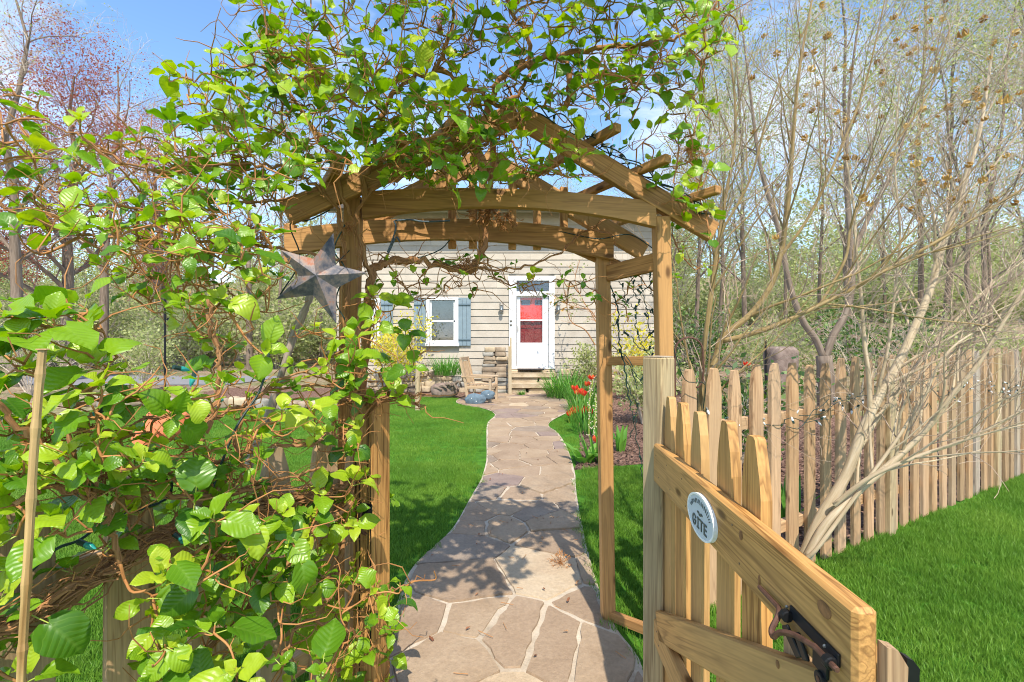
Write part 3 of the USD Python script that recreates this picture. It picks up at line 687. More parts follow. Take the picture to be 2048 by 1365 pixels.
for lvl in range(4):
    x = -4.4 + rr.uniform(0, .2)
    while x < -.85:
        w = rr.uniform(.22, .62)
        if rr.random() < .93: put(wall, 'fieldstone', rock((x + w / 2, 13.25 + rr.uniform(-.07, .07) + lvl * .04, .09 + lvl * .155 + rr.uniform(-.02, .02)), (w, rr.uniform(.3, .4), rr.uniform(.15, .19)), rr.randrange(9999), rr.uniform(-.12, .12), .4), rr.choice(m_fstone), smooth=30)
        x += w * .96
pier = thing('stone_pier', 'stacked flat stone pier rising beside the steps left of the red door', 'wall', (-.55, 13.3, 0))
zz = 0
while zz < 1.2:
    h = rr.uniform(.08, .15); w = .82 - .38 * max(0, zz - .75)
    n = 2 if rr.random() < .6 else 1
    for j in range(n):
        put(pier, 'flat_stone', rock((-.47 + (j - (n - 1) / 2) * w / n + rr.uniform(-.05, .05), 13.35 + rr.uniform(-.05, .05), zz + h / 2), (w / n, .5, h * 1.1), rr.randrange(9999), rr.uniform(-.15, .15), .35), rr.choice(m_fstone), smooth=30)
    zz += h
rwall = thing('stone_wall', 'low fieldstone wall right of the steps behind the green clump', 'wall', (2.2, 13.4, 0))
for lvl in range(4):
    x = 1.42
    while x < 4.0:
        w = rr.uniform(.25, .6)
        put(rwall, 'fieldstone', rock((x + w / 2, 13.5 + rr.uniform(-.06, .06), .1 + lvl * .16), (w, .4, .18), rr.randrange(9999), rr.uniform(-.12, .12), .4), rr.choice(m_fstone), smooth=30)
        x += w * .97
orn = thing('iron_flower', 'small dark iron flower ornament standing on the stone pier', 'ornament', P(1000, 712, 13.3))
o = P(1000, 712, 13.3)
put(orn, 'stem', tube([o + (0, 0, -.2), o + (-.03, 0, -.08), o + (.02, 0, .04), o + (-.03, 0, .12)], .012, 5), m_dark)
for k in range(5):
    a = k / 5 * 6.28
    put(orn, 'petal', ball(o + (-.03 + .06 * math.cos(a), 0, .13 + .06 * math.sin(a)), .035, 1, (1, .4, 1)), m_dark, smooth=True)
# wooden stakes
st = thing('wooden_stake', 'pale round wooden stake standing in the left lawn', 'stake', G(835, 822))
b = G(835, 822)
put(st, 'shaft', tube([b, b + (0, 0, .6), b + (0.01, 0, 1.0)], .052, 10), m_post); put(st, 'top', tube([b + (.01, 0, 1.0), b + (.01, 0, 1.015)], [.052, .042], 10), m_post)
st = thing('wooden_post', 'thin square wooden post beside the stone steps', 'post', G(1020, 792))
b = G(1020, 790)
put(st, 'post', board(b, b + (0, 0, 1.35), .095, .095, up=(0, 1, 0)), m_post); put(st, 'tip', board(b + (.02, 0, 1.35), b + (.02, 0, 1.6), .05, .05, up=(0, 1, 0)), m_post)

# ------------------------------------------------------------------ bench and things on the lawn
bc = G(962, 806); bx, by = bc[0], bc[1] + .25
bench = thing('garden_armchair', 'weathered wooden garden armchair at the edge of the flagstone patio', 'chair', (bx, by, 0))
W_, D_ = .62, .62            # along y (width) and x (seat depth), faces +x
a = -.22
Rz = zrot(a)
def bb(p0, p1, wid, thk, up=(0, 0, 1)):
    f = lambda p: np.array([bx, by, 0]) + Rz @ np.asarray(p, float)
    return board(f(p0), f(p1), wid, thk, up=Rz @ np.asarray(up, float))
for sy in (-1, 1):
    put(bench, 'leg', bb((.30, sy * .30, 0), (.30, sy * .30, .60), .06, .06, (0, 1, 0)), m_teak)
    put(bench, 'leg', bb((-.26, sy * .30, 0), (-.32, sy * .30, .5), .06, .06, (0, 1, 0)), m_teak)
    put(bench, 'back_post', bb((-.32, sy * .30, .48), (-.46, sy * .30, 1.06), .06, .06, (0, 1, 0)), m_teak)
    put(bench, 'armrest', bb((-.42, sy * .30, .63), (.36, sy * .30, .62), .035, .09), m_teak)
    put(bench, 'side_rail', bb((-.30, sy * .30, .37), (.30, sy * .30, .39), .07, .04), m_teak)
for k in range(7): put(bench, 'seat_slat', bb((-.27 + k * .088, -.28, .425), (-.27 + k * .088, .28, .425), .022, .07), m_teak)
for k in range(7): put(bench, 'back_slat', bb((-.33, -.24 + k * .08, .46), (-.45, -.24 + k * .08, 1.0), .05, .018, (0, 1, 0)), m_teak)
put(bench, 'top_rail', bb((-.455, -.33, 1.06), (-.455, .33, 1.06), .09, .035), m_teak)
put(bench, 'front_rail', bb((.30, -.28, .385), (.30, .28, .385), .07, .035), m_teak)
bl = G(953, 810)
blu = thing('garden_ornament', 'blue grey two lobed garden ornament leaning under the wooden armchair', 'ornament', bl)
put(blu, 'body', ball(bl + (-.02, 0, .13), .25, 3, (1, .3, .56), .2, 3), m_blue, smooth=True)
put(blu, 'head', ball(bl + (.26, .06, .23), .16, 3, (1, .35, .72), .18, 4), m_blue, smooth=True)
for dx_, dz_ in ((-.11, .16), (.0, .09), (.28, .25)): put(blu, 'spot', ball(bl + (dx_, -.076 if dx_ < .3 else .01, dz_), .012, 1, (1, .5, 1)), m_white, smooth=True)
dw = thing('driftwood', 'dark weathered hollow log lying before the stone wall', 'log', G(890, 800))
b = G(890, 800) + (0, .35, 0)
put(dw, 'trunk', rock(b + (-.05, 0, .2), (.75, .4, .42), 77, .25, .8), m_oldstem_s := stone('old_log', (.10, .07, .055), (.22, .16, .13), (.33, .26, .22), sc=9, bump=.9), smooth=40)
for k in range(5): put(dw, 'branch_stub', tube(smoothpoly([b + (-.35 + k * .12, -.1, .2), b + (-.25 + k * .14, -.2, .3 + .04 * k), b + (-.1 + k * .13, -.24, .25 + .05 * (k % 3))], 7), [.05, .02], 6, rough=.2), m_bark)
# ------------------------------------------------------------------ arbor
FL, FR, RR, RL = V3(-.69, 1.985, 0), V3(.700, 2.14, 0), V3(.497, 2.45, 0), V3(-.87, 2.36, 0)
arbor = thing('garden_arbor', 'wooden garden arbor with arched beams and gabled rafters over the path', 'arbor', (0, 2.2, 0))
PS = .068
def post(base, top, name='post', s=PS, a=0.06):
    base, top = np.asarray(base, float), np.asarray(top, float)
    f = frame(top - base, (math.cos(a), math.sin(a), 0))
    return put(arbor, name, boxg((base + top) / 2, (np.linalg.norm(top - base), s, s), f, ch=.004), m_arbor)
post(FL + (-.05, 0, 0), FL + (0, 0, 2.13)); post(FR + (.05, 0, 0), FR + (0, 0, 2.08)); post(RR + (.02, 0, -.02), RR + (-.01, 0, 1.99)); post(RL + (0, 0, 0), RL + (.02, 0, 1.99))
def dq(p): return np.append(np.asarray(p, float)[:2], 0)
def arch(A, B, zs, rise, zt0, zt1, thk, off, name='arch_beam'):
    """Board between A and B: straight-ish top, arched underside."""
    A, B = dq(A), dq(B); L = np.linalg.norm(B - A); X = unit(B - A)
    u = np.linspace(0, 1, 15)
    low = [(t * L, zs + rise * (1 - (2 * t - 1) ** 2)) for t in u]
    high = [(t * L, zt0 + (zt1 - zt0) * (1 - (2 * t - 1) ** 2)) for t in u[::-1]]
    return put(arbor, name, extr(Polygon(low + high), thk, A + off, X, (0, 0, 1)), m_arbor)
fX = unit(FR - FL); fN = np.array([fX[1], -fX[0], 0])          # towards the camera
arch(FL + fX * .04, FR - fX * .036, 2.03, .07, 2.145, 2.18, .04, fN * .01)
rX = unit(RR - RL); rN = np.array([rX[1], -rX[0], 0])
RE = RL - rX * .27
arch(RE, RR + rX * .03, 1.925, .095, 2.055, 2.125, .04, rN * .056)
# gable rafters
fL2, fR2 = V3(-1.026, 1.86, 0), V3(.991, 2.21, 0)       # feet of the front rafters
gX_ = unit(fR2 - fL2); gN_ = np.array([gX_[1], -gX_[0], 0])
apF = (fL2 + fR2) / 2 + gX_ * .035; zap, ztail = 2.50, 2.0
def rafters(apex, X, zap, half, ztail, off, wid=.095, thk=.042):
    for s in (-1, 1):
        e = apex + X * (s * half)
        p0 = V3(apex[0], apex[1], zap) + off; p1 = V3(e[0], e[1], ztail) + off
        put(arbor, 'rafter', board(p0 + (s * X) * .0, p1, wid, thk, up=np.cross(unit(p1 - p0), gN_ * s)), m_arbor)
rafters(apF, gX_, zap, .955, ztail + .017, gN_ * .03)
apR = (RL + RR) / 2 + (.04, 0, 0)
rafters(apR, rX, zap - .03, .86, ztail - .02, rN * .012)
# collar and gable slats of the rear frame
zc = 2.27
put(arbor, 'collar', board(V3(*(apR - rX * .46)[:2], zc) - rN * .03, V3(*(apR + rX * .46)[:2], zc) - rN * .03, .06, .03), m_arbor)
put(arbor, 'collar', board(V3(*(apR - rX * .22)[:2], zc + .12) - rN * .03, V3(*(apR + rX * .22)[:2], zc + .12) - rN * .03, .06, .03), m_arbor)
for px in (905, 946, 966, 1024, 1073, 1126):
    q = (px - CX) / FPX; t = (q * apR[1] - apR[0]) / (rX[0] - q * rX[1]); b = apR + rX * t
    put(arbor, 'gable_slat', board(V3(*b[:2], 1.98) + rN * .022, V3(*b[:2], 2.42 - abs(t) * .25) + rN * .022, .042, .02, up=rX), m_arbor)
# purlins on the rafters, front to back
into = unit((RR - FR))
for s in (-1, 1):
    for hz_, nm in ((.33, 0), (.56, 1), (.80, 2)):
        zr = zap - (zap - ztail) * hz_ / .99 + .075
        b0 = apF + gX_ * (s * hz_)
        put(arbor, 'purlin', board(V3(*b0[:2], zr) - into * .20, V3(*b0[:2], zr - .02) + into * .62, .036, .04), m_arbor)
put(arbor, 'purlin', board(V3(*apF[:2], zap + .045) + into * .02, V3(*apF[:2], zap + .05) + into * .6, .04, .04), m_arbor)
# side rails and braces
def rail(A, B, z0, z1, w, t=.035):
    put(arbor, 'side_rail', board(V3(A[0], A[1], z0), V3(B[0], B[1], z1), w, t), m_arbor)
sX = unit(FR - RR)
rail(RR + sX * .03, FR - sX * .03, 1.86, 1.875, .085); rail(RR + sX * .03, FR, 1.395, 1.405, .045); rail(RR + sX * .03 + (.02, 0, 0), FR + (.05, 0, 0), .035, .10, .05)
rail(RL, FL, 1.86, 1.875, .085); rail(RL, FL + (-.02, 0, 0), 1.35, 1.35, .045); rail(RL, FL + (-.04, 0, 0), .06, .09, .05)
put(arbor, 'strut', board(V3(*RE[:2], 1.90), V3(*RE[:2], 2.10), .05, .05, up=rX), m_arbor)
# diagonal boards under the right eave
put(arbor, 'brace', board(V3(*(RR - rX * .25)[:2], 2.05) - rN * .03, V3(*(RR + rX * .1)[:2], 1.90) - rN * .03, .06, .03), m_arbor)

# ------------------------------------------------------------------ gate posts and gate
def fpost(name, label, base, h, s, a, mat, cap=True, group=None):
    t = thing(name, label, 'post', base)
    put(t, 'shaft', boxg(np.asarray(base) + (0, 0, h / 2 - .15), (h + .3, s, s), np.stack([(0, 0, 1), zrot(a)[:, 0], zrot(a)[:, 1]], 1), ch=.006), mat)
    return t
HP = V3(.596, 1.85, 0); LP = V3(-.575, 1.86, 0)
hp = fpost('gate_post', 'squared grey topped post that the open gate is hinged to', HP, 1.435, .092, math.radians(38), m_post)
put(hp, 'top', boxg(HP + (0, 0, 1.437), (.004, .086, .086), np.stack([(0, 0, 1), zrot(math.radians(38))[:, 0], zrot(math.radians(38))[:, 1]], 1), ch=.001), m_picket2)
lp = fpost('gate_post', 'cracked yellowish post with the black latch catch left of the path', LP, 1.27, .108, math.radians(-24), m_gate)
for k, (o_, zz0, zz1) in enumerate([(.032, .3, 1.24), (-.012, .1, 1.25), (.044, .25, 1.1), (-.03, .5, 1.2)]):      # drying checks
    R_ = zrot(math.radians(-24)); n_ = -R_[:, 1]
    pts = [LP + R_[:, 0] * (o_ + rnd.uniform(-.002, .002)) + n_ * .0535 + (0, 0, zz0 + (zz1 - zz0) * t) for t in np.linspace(0, 1, 9)]
    put(lp, 'crack', tube(pts, [.0012] + [.0028] * 7 + [.0012], 4), m_dark)
R_ = zrot(math.radians(-24)); n_ = -R_[:, 1]
q = P(757, 1030, 1.80); zq = q[2]
cpl = LP + R_[:, 0] * .018 + n_ * .056 + (0, 0, zq)
lc_ = thing('latch_catch', 'black iron latch catch screwed to the cracked gate post', 'latch', cpl)
put(lc_, 'plate', boxg(cpl, (.07, .006, .09), R_, ch=.002), m_dark)
put(lc_, 'hook', tube(smoothpoly([cpl + n_ * .004 + (0, 0, .03), cpl + n_ * .03 + (0, 0, .01), cpl + n_ * .028 + (.004, 0, -.05), cpl + n_ * .008 + (.008, 0, -.075)], 9), [.008, .006], 6), m_rust)
for s in (-1, 1): put(lc_, 'screw', ball(cpl + R_[:, 0] * .024 * s + n_ * .004 + (0, 0, .032 * s), .006, 1, (1, .6, 1)), m_brass, smooth=True)

gate = thing('picket_gate', 'wooden picket gate swung open towards the viewer with an oval plaque', 'gate', (.56, 1.8, 0))
H0, H1 = V3(.562, 1.80, 0), V3(.517, .688, 0)
gX = unit(H1 - H0); gL = np.linalg.norm(H1 - H0); gN = np.cross((0, 0, 1), gX); gN = gN if gN[0] < 0 else -gN     # gN faces the path side (-x)
gp_ = lambda s, z, o=0.0: H0 + gX * s + (0, 0, z) - gN * o
RT = 1.094
rail_top = put(gate, 'top_rail', board(gp_(-.01, RT - .076, .019), gp_(gL, RT - .076, .019), .152, .038, ch=.007), m_gate)
put(gate, 'lower_rail', board(gp_(-.01, .35, .019), gp_(gL, .35, .019), .10, .036, ch=.005), m_gate)
bdir = unit(gp_(gL * .99, 1.0) - gp_(.03, .40))
put(gate, 'brace', board(gp_(.035, .395, .018), gp_(gL * .965, .905, .018), .105, .034, ch=.005), m_gate)
def picket(parent, c, X, h, w, thk, z0, mat, tip=.15, seed=0):
    """Dog-eared picket: c base centre, X across."""
    r = random.Random(seed)
    a = w / 2; j = lambda s: r.uniform(-s, s)
    poly = Polygon([(-a, z0), (a, z0), (a + j(.002), h - tip - .05), (a, h - tip), (a * .82, h - tip * .55 + j(.01)), (a * .42, h - .006), (a * .25, h), (-a * .25, h), (-a * .42, h - .006), (-a * .82, h - tip * .55 + j(.01)), (-a, h - tip), (-a + j(.002), h - tip - .05)])
    v, f, lc = extr(poly, thk, c, X, (0, 0, 1), along=1)
    # a slight lean and twist of its own
    l, tw = r.uniform(-.008, .008), r.uniform(-.004, .004)
    z = v[:, 2:3]
    v = v + np.asarray(X) * l * z + np.cross(X, (0, 0, 1)) * tw * z
    return put(parent, 'picket', (v, f, lc), mat)
for k, s in enumerate([.045, .185, .345, .545, .715, .895, 1.06]):
    h = [1.285, 1.282, 1.275, 1.28, 1.272, 1.07, 1.03][k]
    picket(gate, gp_(s, 0, .052), gX, h, [.085, .088, .09, .092, .095, .09, .085][k], .026, .10, [m_gate, m_picket][k % 2] if k > 4 else m_gate, .14, k)
knob_m = plain('knot_wood', (.22, .10, .04), .6, var=.4, scale=90)
for s, z, r1, r2 in ((1.045, RT - .040, .017, .013), (.745, RT - .045, .008, .011), (.83, RT - .105, .004, .012), (.9, .86, .006, .008)):
    c = gp_(s, z, -.0012 if z > .9 else .0)
    put(rail_top, 'knot', ball(c, 1, 2, (.002, r1, r2)), knob_m, smooth=True)
# latch on the gate
gl = thing('gate_latch', 'black and rusty sliding bolt latch on the end of the open gate', 'latch', gp_(.95, 1.0))
B = lambda s, z, o=-.006: gp_(s, z, o)
zl = .990
put(gl, 'plate', board(B(.950, zl + .006, -.003), B(1.086, zl + .006, -.003), .022, .005, ch=.0015), m_dark)
put(gl, 'plate', board(B(1.02, zl - .026, -.0035), B(1.06, zl - .028, -.0035), .034, .005, ch=.0015), m_dark)
put(gl, 'bolt', tube([B(.857, zl, -.014), B(.868, zl, -.014), B(.93, zl, -.014)], [.0045, .0052, .0052], 8, rough=.05), m_rust)
put(gl, 'bolt', tube([B(1.04, zl, -.014), B(1.094, zl, -.014), B(1.097, zl, -.014)], [.0052, .0052, .004], 8), m_rust)
for s in (.956, 1.078): put(gl, 'keeper', tube([B(s - .006, zl, -.014), B(s - .005, zl, -.014), B(s + .005, zl, -.014), B(s + .006, zl, -.014)], [.0085, .011, .011, .0085], 10), m_dark)
put(gl, 'handle', tube(smoothpoly([B(.93, zl, -.014), B(.945, zl - .006, -.022), B(.955, zl - .028, -.040), B(.966, zl - .034, -.042), B(.975, zl - .020, -.036), B(1.0, zl - .008, -.024), B(1.045, zl, -.014)], 24), .0052, 8), m_rust)
put(gl, 'lug', tube([B(1.045, zl - .052, -.003), B(1.045, zl - .052, -.010), B(1.045, zl - .052, -.011)], [.013, .013, .011], 12), m_dark); put(gl, 'lug_hole', tube([B(1.045, zl - .052, -.011), B(1.045, zl - .052, -.0118)], .005, 8), m_rust)
put(gl, 'bracket', board(B(.955, zl - .018, -.016), B(.985, zl - .058, -.006), .006, .022, up=gN), m_dark)
put(gl, 'bracket', board(B(.985, zl - .012, -.012), B(1.005, zl - .05, -.006), .006, .018, up=gN), m_dark)
for s, z in ((.945, zl + .010), (1.055, zl + .010), (1.0, zl - .03)): put(gl, 'screw', ball(B(s, z, -.0065), .0035, 1, (1, .6, 1)), m_brass, smooth=True)
m_scr = plain('screw_head', (.12, .10, .09), .5, .6, var=.4, scale=90)
for s in (.045, .185, .345, .545, .715):
    for ds, z in ((-.018, RT - .04), (.02, RT - .115)): put(gate, 'screw', ball(gp_(s + ds, z, .0005), .0032, 1, (.5, 1, 1)), m_scr, smooth=True)
for s, z in ((.03, .37), (.06, .335), (1.04, 1.0), (1.06, .93)): put(gate, 'screw', ball(gp_(s, z, .0008), .0032, 1, (.5, 1, 1)), m_scr, smooth=True)
# oval plaque with lettering
pc = gp_(.515, RT - .090, -.006)
plq = thing('oval_plaque', 'white oval plaque reading GITE on the gate rail', 'sign', pc)
def oval(rx, rz, n=40): return Polygon([(rx * math.cos(t), rz * math.sin(t)) for t in np.linspace(0, 2 * math.pi, n, endpoint=False)])
ring = oval(.100, .061).difference(oval(.094, .055))
put(plq, 'rim', extr(ring, .011, pc, gX, (0, 0, 1))[:2], m_rim); put(plq, 'face', extr(oval(.094, .055), .008, pc, gX, (0, 0, 1))[:2], m_plaque)
def letters(txt, h, cx, cz, ang=0.0, name='letter', bold=True):
    m = meshkit.text_mesh(txt, h, .0016, bold); v = np.array(m.vertices)
    v[:, 0] -= (v[:, 0].min() + v[:, 0].max()) / 2; v[:, 1] -= h / 2
    v = v @ zrot(ang).T
    o = pc + gN * .0045
    w = o + (v[:, 0:1] + cx) * gX + (v[:, 1:2] + cz) * V3(0, 0, 1) + v[:, 2:3] * gN
    put(plq, name, (w, np.array(m.faces)), m_ink)
if np.dot(np.cross(gX, (0, 0, 1)), gN) < 0: pass
for i, ch in enumerate('GITE'): letters(ch, .030, (-.042, -.012, .013, .041)[i], -.022)
rp = random.Random(4)
for i in range(17):                                        # the arc of small worn marks above, not legible in the photograph
    t = math.radians(162 - i * 9.0); rx, rz, hgt = .074, .040, rp.uniform(.009, .014)
    c = pc + gN * .0048 + gX * rx * math.cos(t) + V3(0, 0, rz * math.sin(t) - .001)
    radial = unit(gX * math.cos(t) * .7 + V3(0, 0, math.sin(t)) + gX * rp.uniform(-.35, .35))
    put(plq, 'worn_mark', board(c - radial * hgt / 2, c + radial * hgt / 2, rp.uniform(.0022, .0042), .0014, up=np.cross(gN, radial), ch=.0003), m_ink)
for k in range(3): put(plq, 'emblem', ball(pc + gN * .0045 + gX * (-.012 + .012 * k) + (0, 0, .008 - .004 * (k % 2)), 1, 1, (.0015, .009, .004)), m_ink, smooth=True)
hg = gate
put(hg, 'hinge_strap', board(gp_(-.02, RT - .06, .042), gp_(.12, RT - .06, .042), .03, .005), m_dark); put(hg, 'hinge_pin', tube([gp_(-.02, RT - .09, .044), gp_(-.02, RT - .03, .044)], .007, 8), m_dark)
endp = gp_(gL + .002, 1.005, .052)
be = thing('broken_picket_end', 'weathered split picket stub with a dark tip behind the end of the gate', 'wood', endp)
put(be, 'stub', extr(Polygon([(-.012, -.25), (.006, -.25), (.006, -.05), (.017, -.025), (.018, .012), (.004, .036), (-.012, .04)]), .02, endp, -gN, (0, 0, 1), along=1), m_picket4)
put(be, 'tip', extr(Polygon([(.0185, -.026), (.036, -.022), (.037, .008), (.028, .020), (.0185, .024)]), .014, endp, -gN, (0, 0, 1), along=1)[:2], m_dark)

# ------------------------------------------------------------------ picket fences
fA, fD = V3(2.11, 3.10, 0), unit(V3(3.16, 1.74, 0))
fence = thing('picket_fence', 'long weathered picket fence running from the gate to the right past the bare tree', 'fence', fA)
s = -1.50; k = 0
fnB = V3(-fD[1], fD[0], 0)                     # away from the camera
while s < 5.2:
    base = fA + fD * s
    d = base[1]
    h = float(np.clip(1.335 + .04 * (d - 2.44), 1.30, 1.42)) + rnd.uniform(-.018, .018)
    picket(fence, base + fnB * rnd.uniform(-.004, .004), fD, h, rnd.uniform(.092, .108), .024, -.05 if s < -.1 else rnd.uniform(-.01, .02), rnd.choices([m_picket, m_picket3, m_picket4, m_picket2], [5, 4, 2.5, 1])[0], rnd.uniform(.13, .18), 100 + k)
    s += rnd.uniform(.180, .202); k += 1
for z in (.30, 1.0):
    for a, b in ((-1.5, .93), (.95, 3.3), (3.32, 5.2)):
        put(fence, 'rail', board(fA + fD * a + fnB * .035 + (0, 0, z), fA + fD * b + fnB * .035 + (0, 0, z + .02), .075, .04), m_picket)
for s_, h_ in ((.92, 1.36), (3.2, 1.38)):
    put(fence, 'fence_post', boxg(fA + fD * s_ + fnB * -.001 + (0, 0, h_ / 2 - .1), (h_ + .2, .10, .09), np.stack([(0, 0, 1), fD, fnB], 1)), m_post)
ep = fA + fD * 5.25
fpost('fence_post', 'tall dark squared post at the far right end of the picket fence', ep + (0, 0, 0), 1.45, .13, .5, m_post)

lA, lDir = V3(-.624, 1.86, 0), unit(V3(-.573, -1.0, 0))
lf = thing('picket_fence', 'nearer picket fence on the left overgrown by the climbing vine', 'fence', lA)
lN = V3(lDir[1], -lDir[0], 0); lN = lN if lN[1] > 0 else -lN      # away from the camera
for k in range(8):
    s_ = .145 + (k - 1) * .2 if k else -.02
    picket(lf, lA + lDir * (s_ + .02) + lN * .01, lDir, 1.14 + rnd.uniform(-.02, .02) - (.03 if k == 0 else 0), .105, .026, .03, [m_picket3, m_picket, m_picket4][k % 3], .15, 300 + k)
for z in (.32, .92): put(lf, 'rail', board(lA + lDir * .02 + lN * .045 + (0, 0, z), lA + lDir * 1.9 + lN * .045 + (0, 0, z), .08, .04), m_picket)

bam = thing('bamboo_stake', 'tan bamboo cane stuck upright among the leaves at the left edge', 'stake', P(45, 1365, .80))
pb = [P(85, 700, .84), P(76, 800, .835), P(67, 920, .83), P(58, 1080, .825), P(48, 1250, .82), P(42, 1365, .815), P(30, 1650, .81)]
pp = smoothpoly(pb, 36); rr_ = np.full(len(pp), .0068)
for i in range(3, len(pp), 6): rr_[i] *= 1.22
put(bam, 'cane', tube(pp, rr_, 8), m_bamboo)
put(bam, 'cut_end', tube([pb[0], pb[0] + (0, 0, .002)], [.010, .009], 8), m_picket)

# metal star
sc = P(640, 556, 1.62); 
star = thing('metal_star', 'rusty grey five pointed metal star hanging on the left arbor post', 'ornament', sc)
tips = [P(667, 466, 1.62), P(734, 546, 1.65), P(672, 647, 1.62), P(552, 599, 1.59), P(561, 500, 1.59)]
inner = [(tips[i] + tips[(i + 1) % 5]) / 2 * .52 + sc * .48 for i in range(5)]
nrm = unit(V3(.1, -1, .05))
V = [sc + nrm * .045] + tips + inner + [sc - nrm * .02]
F = []
for i in range(5):
    t, a_, b_ = 1 + i, 6 + (i - 1) % 5, 6 + i
    F += [[0, a_, t], [0, t, b_], [11, t, a_], [11, b_, t]]
V = np.array(V); F = np.array(F)
c0 = np.cross(V[F[0, 1]] - V[F[0, 0]], V[F[0, 2]] - V[F[0, 0]])
if c0 @ nrm < 0: F = F[:, ::-1]
put(star, 'body', (V, F), m_star)
put(star, 'hanger', tube([sc - nrm * .015, P(700, 500, 1.96)], .002, 4), m_wire)

# shepherd hook behind the fence
hk = thing('shepherd_hook', 'thin rusty shepherd hook rising behind the picket fence next to the gate post', 'hook', (.95, 2.5, 0))
cx_, cz_ = 1378, 700
pts = [P(1349, 1400, 2.5), P(1350, 900, 2.5), P(1350, 715, 2.5)] + [P(1378 - 28 * math.cos(t), 703 - 28 * math.sin(t), 2.5) for t in np.linspace(.2, math.pi, 10)] + [P(1407, 740, 2.5), P(1405, 765, 2.5), P(1395, 776, 2.5), P(1385, 772, 2.5), P(1384, 762, 2.5)]
put(hk, 'rod', tube(pts, .006, 6), m_rust)
# ------------------------------------------------------------------ branching growth
UP = V3(0, 0, 1)
def rot_about(v, axis, a):
    axis = unit(axis)
    return v * math.cos(a) + np.cross(axis, v) * math.sin(a) + axis * (axis @ v) * (1 - math.cos(a))

def branchy(pts, r0, r1, level, o, out, tips, g):
    """Adds a tapering branch along pts and grows side branches from it. o: options per level."""
    pts = np.asarray(pts, float)
    seg = np.linalg.norm(np.diff(pts, axis=0), axis=1); L = seg.sum(); cum = np.concatenate([[0], np.cumsum(seg)]) / max(L, 1e-9)
    rad = r0 + (r1 - r0) * cum
    out.append((level, pts, rad))
    if level >= o['levels']:
        tips.append((pts[-1], unit(pts[-1] - pts[-2])))
        if len(pts) > 3: tips.append((pts[len(pts) // 2], unit(pts[-1] - pts[-2])))
        return
    n = g.poisson(o['n'][level] * (L if o.get('perlen') else 1)) if not o.get('fixed') else o['n'][level]
    for k in range(n):
        t = o['t0'][level] + (1 - o['t0'][level]) * ((k + g.uniform(0, 1)) / n)
        i = min(np.searchsorted(cum, t, 'right') - 1, len(pts) - 2)
        f = (t - cum[i]) / max(cum[i + 1] - cum[i], 1e-9)
        p = pts[i] + (pts[i + 1] - pts[i]) * f
        tg = unit(pts[i + 1] - pts[i])
        per = unit(np.cross(tg, g.normal(size=3)))
        a = math.radians(g.uniform(*o['ang'][level]))
        d = rot_about(tg, per, a)
        d = unit(d + UP * o['up'][level] + o.get('bias', 0))
        ll = o['len'][level] * g.uniform(.55, 1.15) * (1.12 - .65 * t if level == 0 or o.get('taper') else 1.0)
        m = o['seg'][level]
        q, dd = [p], d
        for s_ in range(m):
            dd = unit(dd + g.normal(size=3) * o['wig'][level] + UP * o['lift'][level])
            q.append(q[-1] + dd * ll / m)
        rr0 = min((r0 + (r1 - r0) * t) * o['rr'][level], o['rmax'][level]); 
        branchy(q, rr0, max(rr0 * .35, o['rmin']), level + 1, o, out, tips, g)
    if o.get('lead'): tips.append((pts[-1], unit(pts[-1] - pts[-2])))

def tubes(out, lo, hi, sides):
    return cat_geo([tube(p, r, sides, cap=False) for l, p, r in out if lo <= l <= hi])

def budgeo(tips, n, size, g, spread, droop=0.0, elong=1.6, tmin=0.0):
    """Small leaf-like quads scattered about the twig tips, tint in lc.z."""
    T_ = len(tips); k = g.integers(0, T_, n)
    c = np.array([tips[i][0] for i in k]) + g.normal(size=(n, 3)) * spread
    d = np.array([tips[i][1] for i in k]) + g.normal(size=(n, 3)) * .8; d[:, 2] -= droop
    d /= np.linalg.norm(d, axis=1, keepdims=True)
    s = np.cross(d, g.normal(size=(n, 3))); s /= np.linalg.norm(s, axis=1, keepdims=True)
    w = size * g.uniform(.5, 1.25, n)[:, None]; l = w * elong
    v = np.stack([c, c + d * l * .5 + s * w * .5, c + d * l, c + d * l * .5 - s * w * .5], 1)
    i = np.arange(n)[:, None, None] * 4
    f = (np.array([[0, 1, 2], [0, 2, 3]])[None] + i).reshape(-1, 3)
    lc = np.zeros((n, 4, 3)); lc[..., 2] = g.uniform(tmin, 1, n)[:, None]
    return v.reshape(-1, 3), f, lc.reshape(-1, 3)

# ------------------------------------------------------------------ background trees
def tree(kind, seed, h, r, o, bark_, twig_, leaf_, nleaf, lsize, lspread, lean=(0, 0), forks=1):
    g = np.random.default_rng(seed)
    out, tips = [], []
    for k in range(forks):
        a = g.uniform(0, 6.28)
        off = V3(math.cos(a), math.sin(a), 0) * (.12 * h if forks > 1 else .03 * h)
        pts = [V3(0, 0, -.3)] + [V3(0, 0, 0) + off * (t ** 1.3) + V3(*lean, 0) * t * h + V3(*g.normal(size=2), 0) * .012 * h * t + UP * h * t for t in np.linspace(.12, 1, 8)]
        branchy(pts, r, r * .12, 0, o, out, tips, g)
    return out, tips, g
def tree_thing(name, label, loc, built, mats, nleaf, lsize, lspread, group=None, droop=0.2):
    out, tips, g = built
    t = thing(name, label, 'tree', (0, 0, 0), group)
    UsdGeom.Xformable(t.prim).GetOrderedXformOps()[0].Set(Gf.Vec3d(*map(float, loc)))
    put(t, 'trunk', tubes(out, 0, 0, 8), mats[0], smooth=True)
    put(t, 'limbs', tubes(out, 1, 1, 5), mats[0], smooth=True)
    put(t, 'twigs', tubes(out, 2, 9, 3), mats[1], kind='stuff')
    if nleaf: put(t, 'leaf_buds', budgeo(tips, nleaf, lsize, g, lspread, droop), mats[2], kind='stuff')
    return t
